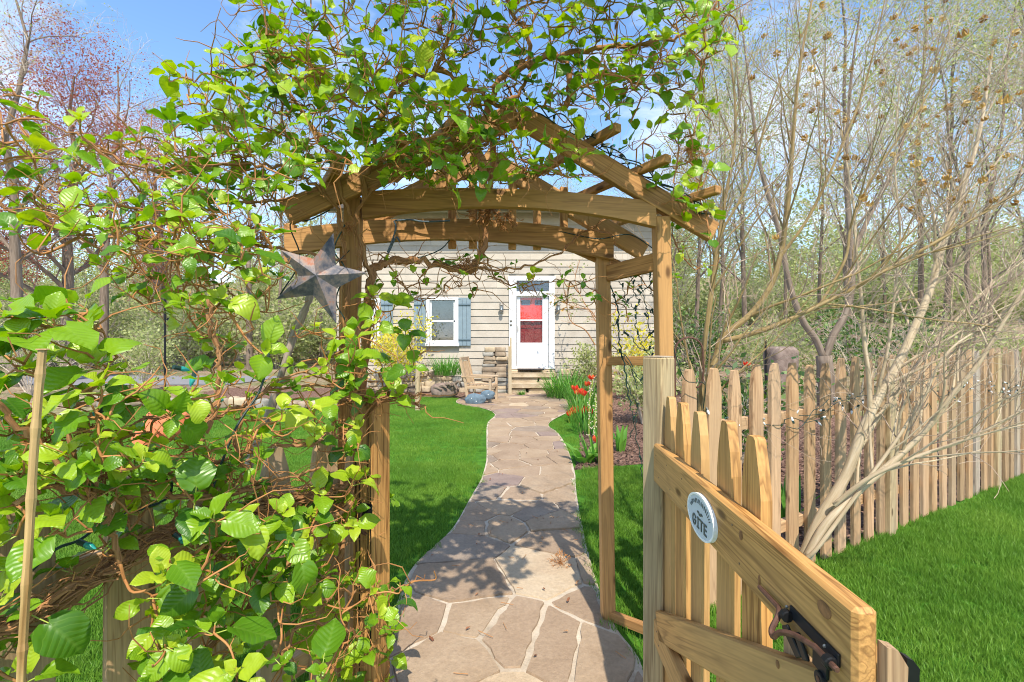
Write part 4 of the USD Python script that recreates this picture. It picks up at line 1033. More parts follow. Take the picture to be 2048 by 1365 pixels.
def copy_of(t, label, loc, rz=0.0, sc=1.0, group=None):
    path = numbered('/World', t.path.rsplit('/', 1)[1].rstrip('0123456789').rstrip('_'))
    x = UsdGeom.Xform.Define(stage, path); p = x.GetPrim()
    p.GetReferences().AddInternalReference(t.path)
    ops = x.GetOrderedXformOps()
    x.ClearXformOpOrder()
    x.AddTranslateOp().Set(Gf.Vec3d(*map(float, loc))); x.AddRotateZOp().Set(float(rz)); x.AddScaleOp().Set(Gf.Vec3f(sc, sc, sc * 1.0))
    p.SetInstanceable(True)
    cd = t.prim.GetCustomData()
    tag(p, label, cd.get('category'), group or cd.get('group'))
    if not (group or cd.get('group')): p.ClearCustomDataByKey('group')
    return p

OPT = dict(levels=3, n=[15, 7, 6], t0=[.22, .2, .15], ang=[(28, 62), (25, 60), (25, 65)], up=[.25, .15, .1], len=[3.6, 1.5, .75], seg=[5, 4, 3], wig=[.14, .2, .25],
           lift=[.07, .05, .03], rr=[.5, .55, .6], rmax=[.09, .03, .012], rmin=.004, fixed=True, lead=True)
def opts(**k): d = dict(OPT); d.update(k); return d
bg_mats = (m_bark, m_twigbg, m_bud)
trA = tree('a', 1, 14.5, .11, opts(n=[17, 8, 7]), *bg_mats, 0, 0, 0)
trB = tree('b', 2, 12.0, .085, opts(n=[14, 8, 7], len=[4.2, 1.7, .8], t0=[.15, .2, .15]), *bg_mats, 0, 0, 0, forks=2)
trC = tree('c', 3, 16.5, .10, opts(n=[18, 7, 6], len=[2.8, 1.3, .8], ang=[(30, 55), (25, 55), (25, 60)]), *bg_mats, 0, 0, 0)
trD = tree('d', 4, 11.5, .26, opts(n=[16, 8, 7], len=[4.6, 1.9, .85], t0=[.22, .12, .1], up=[.1, .05, 0], lift=[.03, .02, -.02]), *bg_mats, 0, 0, 0, forks=1)
def tz(x, y): return float(terr(np.array([x]), np.array([y]))[0])
def bgloc(px, d): x = (px - CX) / FPX * d; return (x, d, tz(x, d) - .05)
kinds = []
tA = tree_thing('budding_tree', 'tall tree with pale green buds directly behind the forked brown trunk', bgloc(1700, 14.5), trA, bg_mats, 7000, .055, .24)
tB = tree_thing('budding_tree', 'two stemmed budding tree standing over the far end of the picket fence', bgloc(1960, 13.5), trB, bg_mats, 6500, .055, .24)
tC = tree_thing('budding_tree', 'slender tall budding tree right of the arbor beyond the shepherd hook', bgloc(1395, 19), trC, bg_mats, 6500, .055, .26)
rgp = 'budding trees in the wood right of the house'
lab = 'slender tree with fine twigs and pale green buds in the wood right of the house'
g = np.random.default_rng(21)
for px, d, k in [(1490, 18, 0), (1570, 21, 2), (1840, 19, 2), (1890, 15, 0), (2060, 18, 0), (2150, 15, 1), (1770, 26, 0), (1330, 27, 1), (2300, 20, 2), (1640, 24, 2), (1440, 23, 0), (1980, 21, 2)]:
    copy_of((tA, tB, tC)[k], lab, bgloc(px, d), g.uniform(0, 360), g.uniform(.85, 1.2), rgp)
for px, d, k in [(560, 26, 2), (640, 30, 0), (720, 33, 1), (430, 30, 2), (1000, 38, 0), (1140, 36, 2), (1240, 34, 1), (860, 40, 2)]:
    copy_of((tA, tB, tC)[k], 'pale budding tree in the distance behind and left of the house', bgloc(px, d), g.uniform(0, 360), g.uniform(.9, 1.25), 'budding trees behind the house')
red_mats = (m_bark, m_twigred, m_redbud)
tR = tree_thing('red_maple', 'large tree with a haze of red spring flowers at the upper left', bgloc(135, 17.5), trD, red_mats, 24000, .045, .22)
copy_of(tR, 'second red flowered tree at the left edge behind the large one', bgloc(-120, 21), 130, 1.15)
copy_of(tR, 'smaller red flowered tree further back between the large one and the lamp pole', bgloc(330, 27), 250, 1.1)
bare_mats = (m_bark, m_twigbg, m_bud)
trE = tree('e', 9, 13, .2, opts(n=[16, 7, 6], len=[4.4, 1.7, .8], t0=[.3, .15, .1], up=[.05, 0, 0], lift=[.04, .02, .0]), *bg_mats, 0, 0, 0)
tE = tree_thing('bare_tree', 'bare grey brown tree at the left edge with drooping leafless twigs', bgloc(30, 15), trE, bare_mats, 500, .05, .2)
copy_of(tE, 'bare tree with a thick grey trunk beneath the red flowered crown', bgloc(205, 23), 80, 1.2)
copy_of(tE, 'bare tree left of the arbor beyond the driveway', bgloc(500, 24), 200, 1.0)

# distant wood along the horizon
wp = '/World/distant_wood'
wi = UsdGeom.PointInstancer.Define(stage, wp)
tag(wi.GetPrim(), 'distant bare and budding wood along the horizon behind house and driveway', 'wood', kind='stuff')
wt = T(wp, np.zeros(3), wi.GetPrim())
prot = []
for k in range(3):
    gg = np.random.default_rng(60 + k)
    out, tips = [], []
    branchy([V3(0, 0, -.5)] + [V3(gg.normal() * .2 * t, gg.normal() * .2 * t, 12 * t) for t in np.linspace(.15, 1, 6)], .2, .03, 0, opts(levels=2, n=[16, 9], len=[4, 1.6]), out, tips, gg)
    geo = cat_geo([tubes(out, 0, 9, 3)])
    pp_ = UsdGeom.Xform.Define(stage, f'{wp}/wood_tree_{k:03d}')
    tt = T(f'{wp}/wood_tree_{k:03d}', np.zeros(3), pp_.GetPrim())
    put(tt, 'limbs', geo, m_twigbg); put(tt, 'leaf_buds', budgeo(tips, 1800, .2, gg, .5), m_bud)
    prot.append(tt.path)
for k in range(2):
    gg = np.random.default_rng(66 + k); out, tips = [], []
    for q in range(14):
        a = gg.uniform(0, 6.28); d = V3(math.cos(a) * 1.6 * gg.uniform(.2, 1), math.sin(a) * 1.6 * gg.uniform(.2, 1), gg.uniform(1.4, 3.2))
        branchy([V3(0, 0, -.3), d * .5, d], .03, .01, 0, opts(levels=2, n=[8, 5], t0=[.15, .1], len=[1.0, .5], rmax=[.02, .01, .01], rmin=.005), out, tips, gg)
    pp_ = UsdGeom.Xform.Define(stage, f'{wp}/brush_{k:03d}'); tt = T(f'{wp}/brush_{k:03d}', np.zeros(3), pp_.GetPrim())
    put(tt, 'stems', tubes(out, 0, 9, 3), m_twigbg); put(tt, 'leaf_buds', budgeo(tips, 2200, .11, gg, .25), m_bud)
    prot.append(tt.path)
wi.CreatePrototypesRel().SetTargets([Sdf.Path(p) for p in prot])
pos, idx, ori, scl = [], [], [], []
for k in range(190):
    px = g.uniform(-500, 2600); d = g.uniform(38, 95)
    l = bgloc(px, d); pos.append(l); idx.append(int(g.integers(0, 3))); a = g.uniform(0, 6.28); ori.append(Gf.Quath(math.cos(a / 2), 0, 0, math.sin(a / 2))); s = g.uniform(.5, .95); scl.append((s * 1.4, s * 1.4, s))
for k in range(170):
    px = g.uniform(-900, 3000); d = g.uniform(24, 55)
    l = bgloc(px, d)
    if -9 < l[0] < 8 and d < 30: continue
    pos.append(l); idx.append(3 + int(g.integers(0, 4) == 0)); a = g.uniform(0, 6.28); ori.append(Gf.Quath(math.cos(a / 2), 0, 0, math.sin(a / 2))); s = g.uniform(.7, 1.3); scl.append((s * 1.3, s * 1.3, s))
wi.CreatePositionsAttr(Vt.Vec3fArray.FromNumpy(np.array(pos, np.float32))); wi.CreateProtoIndicesAttr(Vt.IntArray.FromNumpy(np.array(idx, np.int32)))
wi.CreateOrientationsAttr(Vt.QuathArray(ori)); wi.CreateScalesAttr(Vt.Vec3fArray.FromNumpy(np.array(scl, np.float32)))

# forked brown trunk behind the fence
g = np.random.default_rng(31)
out, tips = [], []
o = opts(levels=3, n=[7, 5, 5], t0=[.3, .2, .15], len=[1.7, .8, .45], rr=[.4, .5, .6])
br = lambda L, d: smoothpoly([P(x, y, d) for x, y in L], len(L) * 3)
dF = 9.0
main = br([(1656, 900), (1652, 770), (1648, 712)], dF)
out.append((0, main, np.linspace(.17, .14, len(main))))
for L, r0 in (([(1646, 715), (1632, 680), (1610, 650), (1590, 605), (1572, 540), (1560, 470), (1520, 330), (1500, 180), (1480, 20)], .065), ([(1652, 712), (1668, 668), (1690, 630), (1704, 570), (1700, 470), (1692, 340), (1700, 180), (1720, 20)], .07), ([(1700, 520), (1740, 430), (1790, 330), (1830, 200), (1900, 60)], .05)):
    branchy(br(L, dF), r0, r0 * .2, 0, o, out, tips, g)
ft = thing('forked_tree', 'brown tree trunk forking in two just above the picket fence', 'tree', (P(1652, 770, dF)[0], dF, 0))
for k, (l, p, r) in enumerate([x for x in out if x[0] == 0]): put(ft, 'trunk' if k == 0 else 'limb', tube(p, r, 10, rough=.05), m_bark, smooth=True)
for l, p, r in out:
    if l == 1: put(ft, 'branch', tube(p, r, 5), m_bark, smooth=True)
put(ft, 'twigs', tubes(out, 2, 9, 3), m_twigbg, kind='stuff'); put(ft, 'leaf_buds', budgeo(tips, 2200, .045, g, .12, .2), m_bud, kind='stuff')

# evergreen shrubs and undergrowth behind the fence
def bush(name, label, c, r, h, mat, n, ls, seed, cat_='shrub', group=None, stems=m_twigbg, tmin=0.0):
    g = np.random.default_rng(seed); out, tips = [], []
    for k in range(9):
        a = g.uniform(0, 6.28); e = g.uniform(.2, 1)
        d = V3(math.cos(a) * r * e, math.sin(a) * r * e, h * g.uniform(.6, 1))
        branchy([V3(*c), V3(*c) + d * .35 + UP * h * .12, V3(*c) + d * .7 + UP * .08 * h, V3(*c) + d], .02, .006, 0, opts(levels=2, n=[7, 5], t0=[.2, .2], len=[.5 * r, .25 * r], rmax=[.012, .006, .004], rmin=.0025), out, tips, g)
    t = thing(name, label, cat_, c, group)
    put(t, 'stems', tubes(out, 0, 9, 3), stems, kind='stuff')
    put(t, 'foliage', budgeo(tips, n, ls, g, .10 * r + .03, .1, 1.9, tmin), mat, kind='stuff')
    return t
eg = 'evergreen shrubs behind the fence'
for k, (px, d, r, h, lb) in enumerate([(1720, 11, 1.5, 2.2, 'dark evergreen shrub right of the forked trunk'), (1580, 12.5, 1.4, 1.7, 'low evergreen shrub left of the forked trunk'), (1410, 12, 1.3, 2.5, 'tall evergreen shrub beyond the shepherd hook'),
     (1860, 11.5, 1.2, 1.9, 'evergreen shrub above the middle of the right fence'), (2010, 12, 1.2, 1.3, 'evergreen shrub at the right edge above the end of the fence'), (1500, 15, 1.5, 1.8, 'distant evergreen shrub between two bare trunks')]):
    x, y, z = bgloc(px, d); bush('evergreen_shrub' if k in (0, 2) else 'wild_shrub', lb if k in (0, 2) else lb.replace('evergreen shrub', 'pale budding shrub'), (x, y, z), r, h, m_ever if k in (0, 2) else m_bud, 1500, .06, 500 + k)
bush('forsythia', 'yellow flowering forsythia before the left house window', (hx(800) * .93, 12.9, 0), 1.35, 2.1, m_yellow, 2600, .05, 520, tmin=0)
bush('forsythia', 'yellow green forsythia seen between the right arbor posts', ((1268 - CX) / FPX * 11.5, 11.5, 0), 1.0, 1.9, m_yellow, 1500, .05, 521)
bush('bed_shrub', 'loose pale green shrub between the right arbor posts in front of the forsythia', ((1285 - CX) / FPX * 8.2, 8.2, 0), .75, 1.2, m_bud, 1500, .05, 522)
bush('bed_shrub', 'yellowish green shrub right of the steps below the right wall lamp', ((1180 - CX) / FPX * 12.8, 12.8, 0), .7, 1.35, m_bud, 1500, .05, 523)
bush('bed_shrub', 'green shrub with new leaves behind the fence beside the olive stemmed shrub', (P(1470, 800, 5.2)[0], 5.2, 0), .8, .95, m_ever, 1500, .045, 524)
bush('roadside_shrub', 'pale leafed undergrowth beside the lamp pole on the left', (P(290, 700, 13)[0], 13, 0), 1.4, 1.9, m_bud, 2200, .05, 525)
bush('roadside_shrub', 'tan leafless brush at the left edge beyond the bamboo cane', (P(60, 700, 12)[0], 12, 0), 2.0, 1.9, m_bud, 700, .05, 526)

# climbing rose stems by the door
g = np.random.default_rng(41); out, tips = [], []
for L in ([(1205, 790), (1212, 700), (1190, 640), (1165, 600), (1150, 560), (1160, 520)], [(1215, 690), (1185, 625), (1150, 615), (1115, 600)], [(1190, 690), (1170, 660), (1140, 640), (1130, 580)]):
    branchy(br(L, 12.6), .02, .008, 0, opts(levels=2, n=[6, 4], t0=[.3, .2], len=[.6, .3], rmax=[.008, .005, .004], rmin=.003, up=[.3, .1, 0]), out, tips, g)
cr = thing('climbing_rose', 'bare brown climbing stems on the clapboards right of the door', 'plant', P(1205, 790, 12.6))
put(cr, 'stem', tubes(out, 0, 0, 5), m_vine, smooth=True); put(cr, 'twigs', tubes(out, 1, 9, 3), m_twig, kind='stuff'); put(cr, 'leaf_buds', budgeo(tips, 160, .05, g, .05), m_bud, kind='stuff')
for k in range(5):
    c = P(1105 + 8 * k, 603 + 9 * (k % 3), 12.5); put(cr, 'dry_leaf', budgeo([(c, UP)], 3, .09, g, .04), m_dry)

# ------------------------------------------------------------------ clumps, tulips, hostas
def blade(c, d, L, w, bend, tint, n=5):
    d = unit(V3(d[0], d[1], 0)); s = np.cross(d, UP)
    t = np.linspace(0, 1, n); ww = w * np.array([.55, 1, .95, .6, .06])[:n] if n == 5 else w * np.sin(np.pi * (t * .9 + .1))
    th = bend * t
    x = np.cumsum(np.concatenate([[0], np.sin(th[1:])])) * L / (n - 1); z = np.cumsum(np.concatenate([[0], np.cos(th[1:])])) * L / (n - 1)
    mid = np.asarray(c) + x[:, None] * d + z[:, None] * UP
    v = np.stack([mid - s * ww[:, None] / 2 + d * w * -.12, mid, mid + s * ww[:, None] / 2 + d * w * -.12], 1).reshape(-1, 3)
    f = []
    for i in range(n - 1):
        a = 3 * i
        f += [[a, a + 1, a + 4], [a, a + 4, a + 3], [a + 1, a + 2, a + 5], [a + 1, a + 5, a + 4]]
    lc = np.zeros((3 * n, 3)); lc[:, 2] = tint
    return v, np.array(f), lc
def clump(c, n, L, w, g, r=.1, bend=(.4, 1.9), tint=(.1, .9)):
    out = []
    for k in range(n):
        a = g.uniform(0, 6.28); q = r * math.sqrt(g.uniform(0, 1))
        out.append(blade(np.asarray(c) + (math.cos(a) * q, math.sin(a) * q, 0), (math.cos(a + g.normal() * .5), math.sin(a + g.normal() * .5)), L * g.uniform(.6, 1.1), w * g.uniform(.7, 1.2), g.uniform(*bend), g.uniform(*tint)))
    return out
g = np.random.default_rng(51)
def plant_clump(name, label, c, n, L, w, r, bend=(.4, 1.9), parts=False, cat_='plant', tint=(.1, .9), group=None):
    t = thing(name, label, cat_, c, group)
    bl_ = clump(c, n, L, w, g, r, bend, tint)
    if parts:
        for b_ in bl_: put(t, 'leaf', b_, m_strap, smooth=True)
    else: put(t, 'leaves', cat_geo(bl_), m_strap, smooth=True, kind='stuff')
    return t
plant_clump('grass_clump', 'round clump of arching bright green leaves on the stone wall by the armchair', (hx(897) * .95, 13.1, .52), 260, .62, .022, .38)
plant_clump('grass_clump', 'dense green clump right of the stone steps', G(1128, 798) + (0, .15, 0), 320, .85, .025, .42)
plant_clump('grass_clump', 'taller green clump behind the red tulips beside the patio', G(1160, 822) + (0.05, 0, 0), 160, .75, .022, .3, (.2, 1.3))
plant_clump('grass_clump', 'green clump of strap leaves behind the fence near the shepherd hook', V3(1.75, 4.4, 0), 70, .5, .02, .2)
plant_clump('grass_clump', 'tuft of weeds at the foot of the stone post', G(1042, 792), 60, .2, .015, .1)
plant_clump('hosta', 'broad pale green leaves at the path edge before the right arbor post', G(1162, 930) + (.06, .1, 0), 13, .34, .11, .10, (.8, 1.9), True, tint=(.6, 1))
plant_clump('hosta', 'upright broad green leaves in the bed between the right arbor posts', G(1240, 905), 8, .36, .09, .06, (.2, .8), True, tint=(.4, .9))
for q_, (px_, py_) in enumerate([(1176, 868), (1168, 842)]):
    plant_clump('tulip_foliage', ['dense narrow green leaves among the lower tulips', 'taller narrow green leaves among the farther tulips'][q_], G(px_, py_), 90, .62, .02, .24, (.1, 1.0))
plant_clump('tulip_foliage', 'narrow upright green leaves right of the hosta against the arbor post', G(1195, 925), 34, .40, .026, .14, (.1, .8))
for k, (s_, dd, hh) in enumerate([(-.55, .5, .5), (-.2, .45, .55), (.05, .6, .5), (.3, .4, .45)]):
    plant_clump('tulip_foliage', ['broad green leaves low behind the first pickets of the right fence', 'broad green leaves behind the pickets under the olive shrub', 'broad green leaves behind the string lights on the fence', 'broad green leaves behind the leaning bare trunk'][k],
                fA + fD * s_ + fnB * dd, 9, hh, .07, .07, (.1, .9), tint=(.3, .9))
def tulip(c, h, seed, mat=m_tulip, R=.035):
    g = np.random.default_rng(seed); out = []
    for k in range(6):
        a = k / 6 * 6.28 + g.uniform(-.2, .2); d = V3(math.cos(a), math.sin(a), 0); s = np.cross(d, UP)
        q = np.asarray(c) + UP * h; op = g.uniform(.8, 1.5)
        prof = [(0.15, 0), (.95, .5), (1.0 * op, 1.2), (1.15 * op, 1.9)]; wd = [.3, .9, .85, .15]
        v = []
        for (x, z), w in zip(prof, wd): v += [q + d * R * x + UP * R * z - s * R * w * .8, q + d * R * x * 1.1 + UP * R * z, q + d * R * x + UP * R * z + s * R * w * .8]
        f = []
        for i in range(3):
            a_ = 3 * i; f += [[a_, a_ + 1, a_ + 4], [a_, a_ + 4, a_ + 3], [a_ + 1, a_ + 2, a_ + 5], [a_ + 1, a_ + 5, a_ + 4]]
        lc = np.zeros((12, 3)); lc[:, 2] = g.uniform(0, 1)
        out.append((np.array(v), np.array(f), lc))
    return cat_geo(out)
tulips = [(1140, 831, 8.3), (1152, 822, 8.4), (1163, 826, 8.3), (1174, 822, 8.2), (1150, 779, 9.3), (1161, 785, 9.2), (1168, 790, 9.0), (1174, 771, 9.6), (1183, 758, 9.8), (1155, 788, 9.2), (1193, 882, 6.4), (1146, 826, 8.3), (1180, 826, 8.3)]
for k, (px, py, d) in enumerate(tulips):
    c = P(px, py, d); hd = c[2]
    nm = 'single deep red tulip low against the right arbor post' if px == 1193 else 'orange red tulip in the lower group next to the path edge' if py > 800 else 'orange tulip in the higher group further back towards the steps'
    t = thing('tulip', nm, 'flower', (c[0], c[1], 0), None if px == 1193 else ('tulips at the path edge' if py > 800 else 'tulips further back towards the steps'))
    b0 = V3(c[0] + g.uniform(-.05, .05), c[1] + g.uniform(-.05, .05), 0)
    put(t, 'stem', tube(smoothpoly([b0, (b0 + c) / 2 + (g.uniform(-.02, .02), 0, 0), c], 5), [.005, .004], 4), m_petiole)
    put(t, 'petals', tulip(c, -.02, 600 + k, R=.055 if px != 1193 else .045), m_tulip, smooth=True)
    put(t, 'leaf', cat_geo(clump(b0, 4, .36, .035, g, .03, (.2, 1.0))), m_strap, smooth=True)
for k, (px, py, d, nm) in enumerate([(1428, 770, 3.6, 'red tulip glowing behind the second picket of the right fence'), (1494, 730, 6.5, 'small red flower beyond the pickets near the dark stump')]):
    c = P(px, py, d); t = thing('tulip', nm, 'flower', (c[0], c[1], 0))
    put(t, 'stem', tube([V3(c[0], c[1], 0), c], [.005, .004], 4), m_petiole); put(t, 'petals', tulip(c, -.02, 640 + k, R=.034), m_tulip, smooth=True)
# pale flower spikes among the tulips
t = thing('flower_spike', 'pale cream beaded flower stalks rising among the red tulips', 'plant', G(1180, 900))
for L in ([(1180, 905), (1178, 850), (1180, 800), (1186, 760)], [(1186, 900), (1190, 840), (1192, 790)]):
    p_ = smoothpoly([P(x, y, 7.0) for x, y in L], 20)
    put(t, 'stalk', tube(p_, .008, 4), m_petiole)
    put(t, 'florets', cat_geo([ball(q + g.normal(size=3) * .018, .011, 0) for q in p_ for _ in range(3)]), m_cream)

# ------------------------------------------------------------------ things in the left distance
lp_ = thing('lamp_pole', 'thin dark pole with a small bracket standing beyond the left fence', 'pole', G(330, 830))
b = P(330, 700, 8.5)
put(lp_, 'pole', tube([(b[0], b[1], 0), (b[0], b[1], 2.45)], .019, 8), m_dark); put(lp_, 'bracket', tube([P(334, 640, 8.5), P(338, 636, 8.5), P(338, 652, 8.5)], .02, 5), m_dark)
for k, (px, py, s, nm) in enumerate([(305, 872, 1.0, 'terracotta pot lying tilted beyond the left fence'), (347, 848, .9, 'second terracotta pot behind the tilted one')]):
    c = P(px, py, 5.2); t = thing('terracotta_pot', nm, 'pot', c)
    ax = unit(V3(.45, .45, .6))
    put(t, 'body', tube([c - ax * .16 * s, c - ax * .05 * s, c + ax * .12 * s], [.12 * s, .16 * s, .19 * s], 16), m_terra, smooth=30 if False else False)
    put(t, 'rim', tube([c + ax * .12 * s, c + ax * .125 * s, c + ax * .18 * s, c + ax * .182 * s], [.19 * s, .215 * s, .22 * s, .18 * s], 16), m_terra)
    put(t, 'soil', tube([c + ax * .183 * s, c + ax * .185 * s], [.178 * s, .17 * s], 14), m_mulch)
br_ = thing('stone_border', 'rough border of grey stones along the driveway beyond the left fence', 'border', P(420, 760, 9))
rr = random.Random(9)
for k in range(26):
    px = 150 + k * 21 + rr.uniform(-6, 6); d = 10.5 - k * .03
    c = G(px, 0, 0) if False else V3((px - CX) / FPX * d, d, .12)
    put(br_, 'fieldstone', rock(c, (rr.uniform(.2, .34), .26, rr.uniform(.16, .34)), rr.randrange(9999), rr.uniform(-.4, .4), .6), rr.choice(m_fstone), smooth=30)
st = thing('old_stump', 'dark squared stump standing behind the pickets left of the forked trunk', 'stump', P(1560, 760, 8.2))
c = P(1562, 735, 8.2)
put(st, 'block', rock(c, (.5, .4, .75), 31, .2, .35), m_oldstem_s, smooth=30)
put(st, 'stake', tube([c + (-.28, 0, -.5), c + (-.28, 0, .5)], .02, 5), m_dark)
# ------------------------------------------------------------------ foreground bare shrubs
def shrub(name, label, mains, d0, mat, o, seed, base_label=None):
    g = np.random.default_rng(seed); out, tips = [], []
    for L, r0, r1, n0 in mains:
        pts = smoothpoly([P(*q) if len(q) == 3 else P(q[0], q[1], d0) for q in L], len(L) * 5)
        oo = dict(o); oo['n'] = [int(n0 * 1.2)] + o['n'][1:]
        branchy(pts, r0, r1, 0, oo, out, tips, g)
    t = thing(name, label, 'shrub', P(*mains[0][0][0]))
    for l, p, r in out:
        if l == 0: put(t, 'stem', tube(p, r, 9, rough=.03), mat, smooth=True)
    first = [x for x in out if x[0] == 1]
    for l, p, r in first[:290]: put(t, 'branch', tube(p, r, 6), mat, smooth=True)
    put(t, 'twigs', cat_geo([tube(p, r, 4, cap=False) for l, p, r in out if l >= 2]), m_shrubtwig, kind='stuff')
    return t, tips, g, out
so = opts(levels=3, n=[12, 6, 2], t0=[.25, .2, .2], ang=[(22, 48), (25, 55), (25, 60)], up=[.22, .12, .05], len=[.95, .46, .2], seg=[6, 5, 3], wig=[.09, .12, .2], lift=[.04, .04, .03], rr=[.5, .6, .6], rmax=[.009, .0042, .0024], rmin=.0011, taper=True)
mainsA = [
    ([(1606, 1120, 2.80), (1640, 1040, 2.78), (1690, 955, 2.76), (1722, 870, 2.75), (1755, 800, 2.75), (1795, 730, 2.75), (1836, 640, 2.76), (1868, 560, 2.78), (1890, 480, 2.8), (1925, 380, 2.82), (1960, 260, 2.85), (1985, 100, 2.9)], .034, .006, 13),
    ([(1612, 1120, 2.76), (1655, 1045, 2.72), (1725, 975, 2.68), (1790, 920, 2.65), (1860, 850, 2.6), (1905, 790, 2.56), (1955, 730, 2.52), (2010, 640, 2.48), (2060, 560, 2.45)], .026, .006, 12),
    ([(1668, 1010, 2.70), (1740, 955, 2.6), (1830, 915, 2.5), (1930, 880, 2.4), (2030, 830, 2.3), (2120, 780, 2.2)], .014, .004, 9),
    ([(1740, 835, 2.75), (1738, 760, 2.74), (1729, 690, 2.74), (1722, 590, 2.75), (1712, 500, 2.76), (1706, 400, 2.78), (1680, 260, 2.8)], .014, .004, 9),
    ([(1752, 800, 2.75), (1775, 700, 2.72), (1788, 600, 2.70), (1800, 470, 2.68), (1790, 330, 2.68), (1800, 150, 2.7)], .009, .003, 9),
    ([(1700, 930, 2.76), (1780, 800, 2.8), (1870, 690, 2.85), (1960, 590, 2.9), (2050, 520, 2.9)], .013, .004, 9),
    ([(1612, 1118, 2.74), (1640, 1090, 2.70), (1720, 980, 2.66), (1800, 870, 2.62), (1840, 800, 2.6), (1900, 700, 2.58), (1990, 640, 2.55), (2080, 560, 2.5)], .012, .004, 9),
    ([(1860, 570, 2.78), (1900, 430, 2.75), (1990, 330, 2.7), (2070, 210, 2.65)], .009, .003, 8)]
shA, tipsA, gA, outA = shrub('bare_shrub', 'leafless many stemmed pale shrub leaning right before the picket fence', mainsA, 2.7, m_shrub, so, 71)
mainsB = [
    ([(1398, 1200, 2.80), (1400, 900, 2.80), (1405, 800, 2.80), (1432, 715, 2.79), (1445, 676, 2.78), (1500, 630, 2.77), (1540, 575, 2.76), (1560, 515, 2.75), (1572, 440, 2.74), (1580, 370, 2.73), (1588, 250, 2.72), (1600, 130, 2.71), (1628, -20, 2.70)], .030, .005, 15),
    ([(1445, 682, 2.78), (1490, 672, 2.76), (1560, 648, 2.72), (1640, 610, 2.68), (1720, 570, 2.64), (1800, 525, 2.6), (1880, 480, 2.56), (1960, 430, 2.52), (2060, 370, 2.48)], .017, .005, 15),
    ([(1402, 850, 2.80), (1405, 720, 2.80), (1420, 610, 2.82), (1432, 520, 2.83), (1450, 400, 2.85), (1470, 280, 2.86), (1465, 150, 2.87), (1440, 20, 2.88)], .018, .004, 13),
    ([(1402, 800, 2.80), (1412, 660, 2.76), (1424, 560, 2.73), (1442, 470, 2.7), (1500, 360, 2.66), (1545, 200, 2.62), (1610, 60, 2.6)], .011, .003, 11),
    ([(1560, 515, 2.75), (1620, 430, 2.72), (1680, 300, 2.7), (1730, 170, 2.68), (1770, 0, 2.66)], .010, .003, 10),
    ([(1640, 610, 2.68), (1690, 520, 2.66), (1705, 440, 2.65), (1760, 330, 2.63), (1850, 200, 2.6), (1900, 60, 2.58)], .009, .003, 10),
    ([(1395, 830, 2.83), (1380, 740, 2.86), (1362, 640, 2.88), (1345, 520, 2.9), (1300, 400, 2.92)], .007, .002, 8),
    ([(1400, 830, 2.76), (1460, 760, 2.7), (1540, 690, 2.65), (1600, 620, 2.6), (1650, 560, 2.58)], .006, .002, 8),
    ([(1398, 860, 2.84), (1430, 760, 2.88), (1470, 850, 2.9), (1480, 900, 2.9)], .004, .002, 2)]
shB, tipsB, gB, outB = shrub('bare_shrub', 'olive brown branching shrub rising behind the first pickets beside the gate post', mainsB, 2.8, m_shrub2, so, 72)
def podgeo(c, r, g):
    out = []
    ax = unit(UP * .5 + g.normal(size=3) * .7)
    u = unit(np.cross(ax, (.3, .9, .1))); w = np.cross(ax, u); tint = g.uniform(0, 1)
    for k in range(5):
        a = k / 5 * 6.28; d = u * math.cos(a) + w * math.sin(a); s = np.cross(ax, d)
        q = np.array([c, c + d * r * .75 + s * r * .45 + ax * r * .35, c + d * r * .95 + ax * r * .9, c + d * r * .75 - s * r * .45 + ax * r * .35, c + d * r * .55 + ax * r * 1.5])
        lc = np.zeros((5, 3)); lc[:, 2] = np.clip(tint + g.normal() * .15, 0, 1)
        out.append((q, np.array([[0, 1, 2], [0, 2, 3], [1, 4, 2], [2, 4, 3]]), lc))
    return cat_geo(out)
for t, tips, g, n in ((shA, tipsA, gA, 60), (shB, tipsB, gB, 55)):
    cand = []
    for p, d in tips:
        px, py = CX + p[0] / p[1] * FPX, CY - (p[2] - CAMH) / p[1] * FPX
        wgt = 1.0 if (py < 420 and px > 1500) else .25
        if 1380 < px < 2048 and -10 < py < 520 and g.uniform() < wgt: cand.append(p)
    for i in g.permutation(len(cand))[:n]: put(t, 'seed_pod', podgeo(cand[i], g.uniform(.014, .026), g), m_dry)

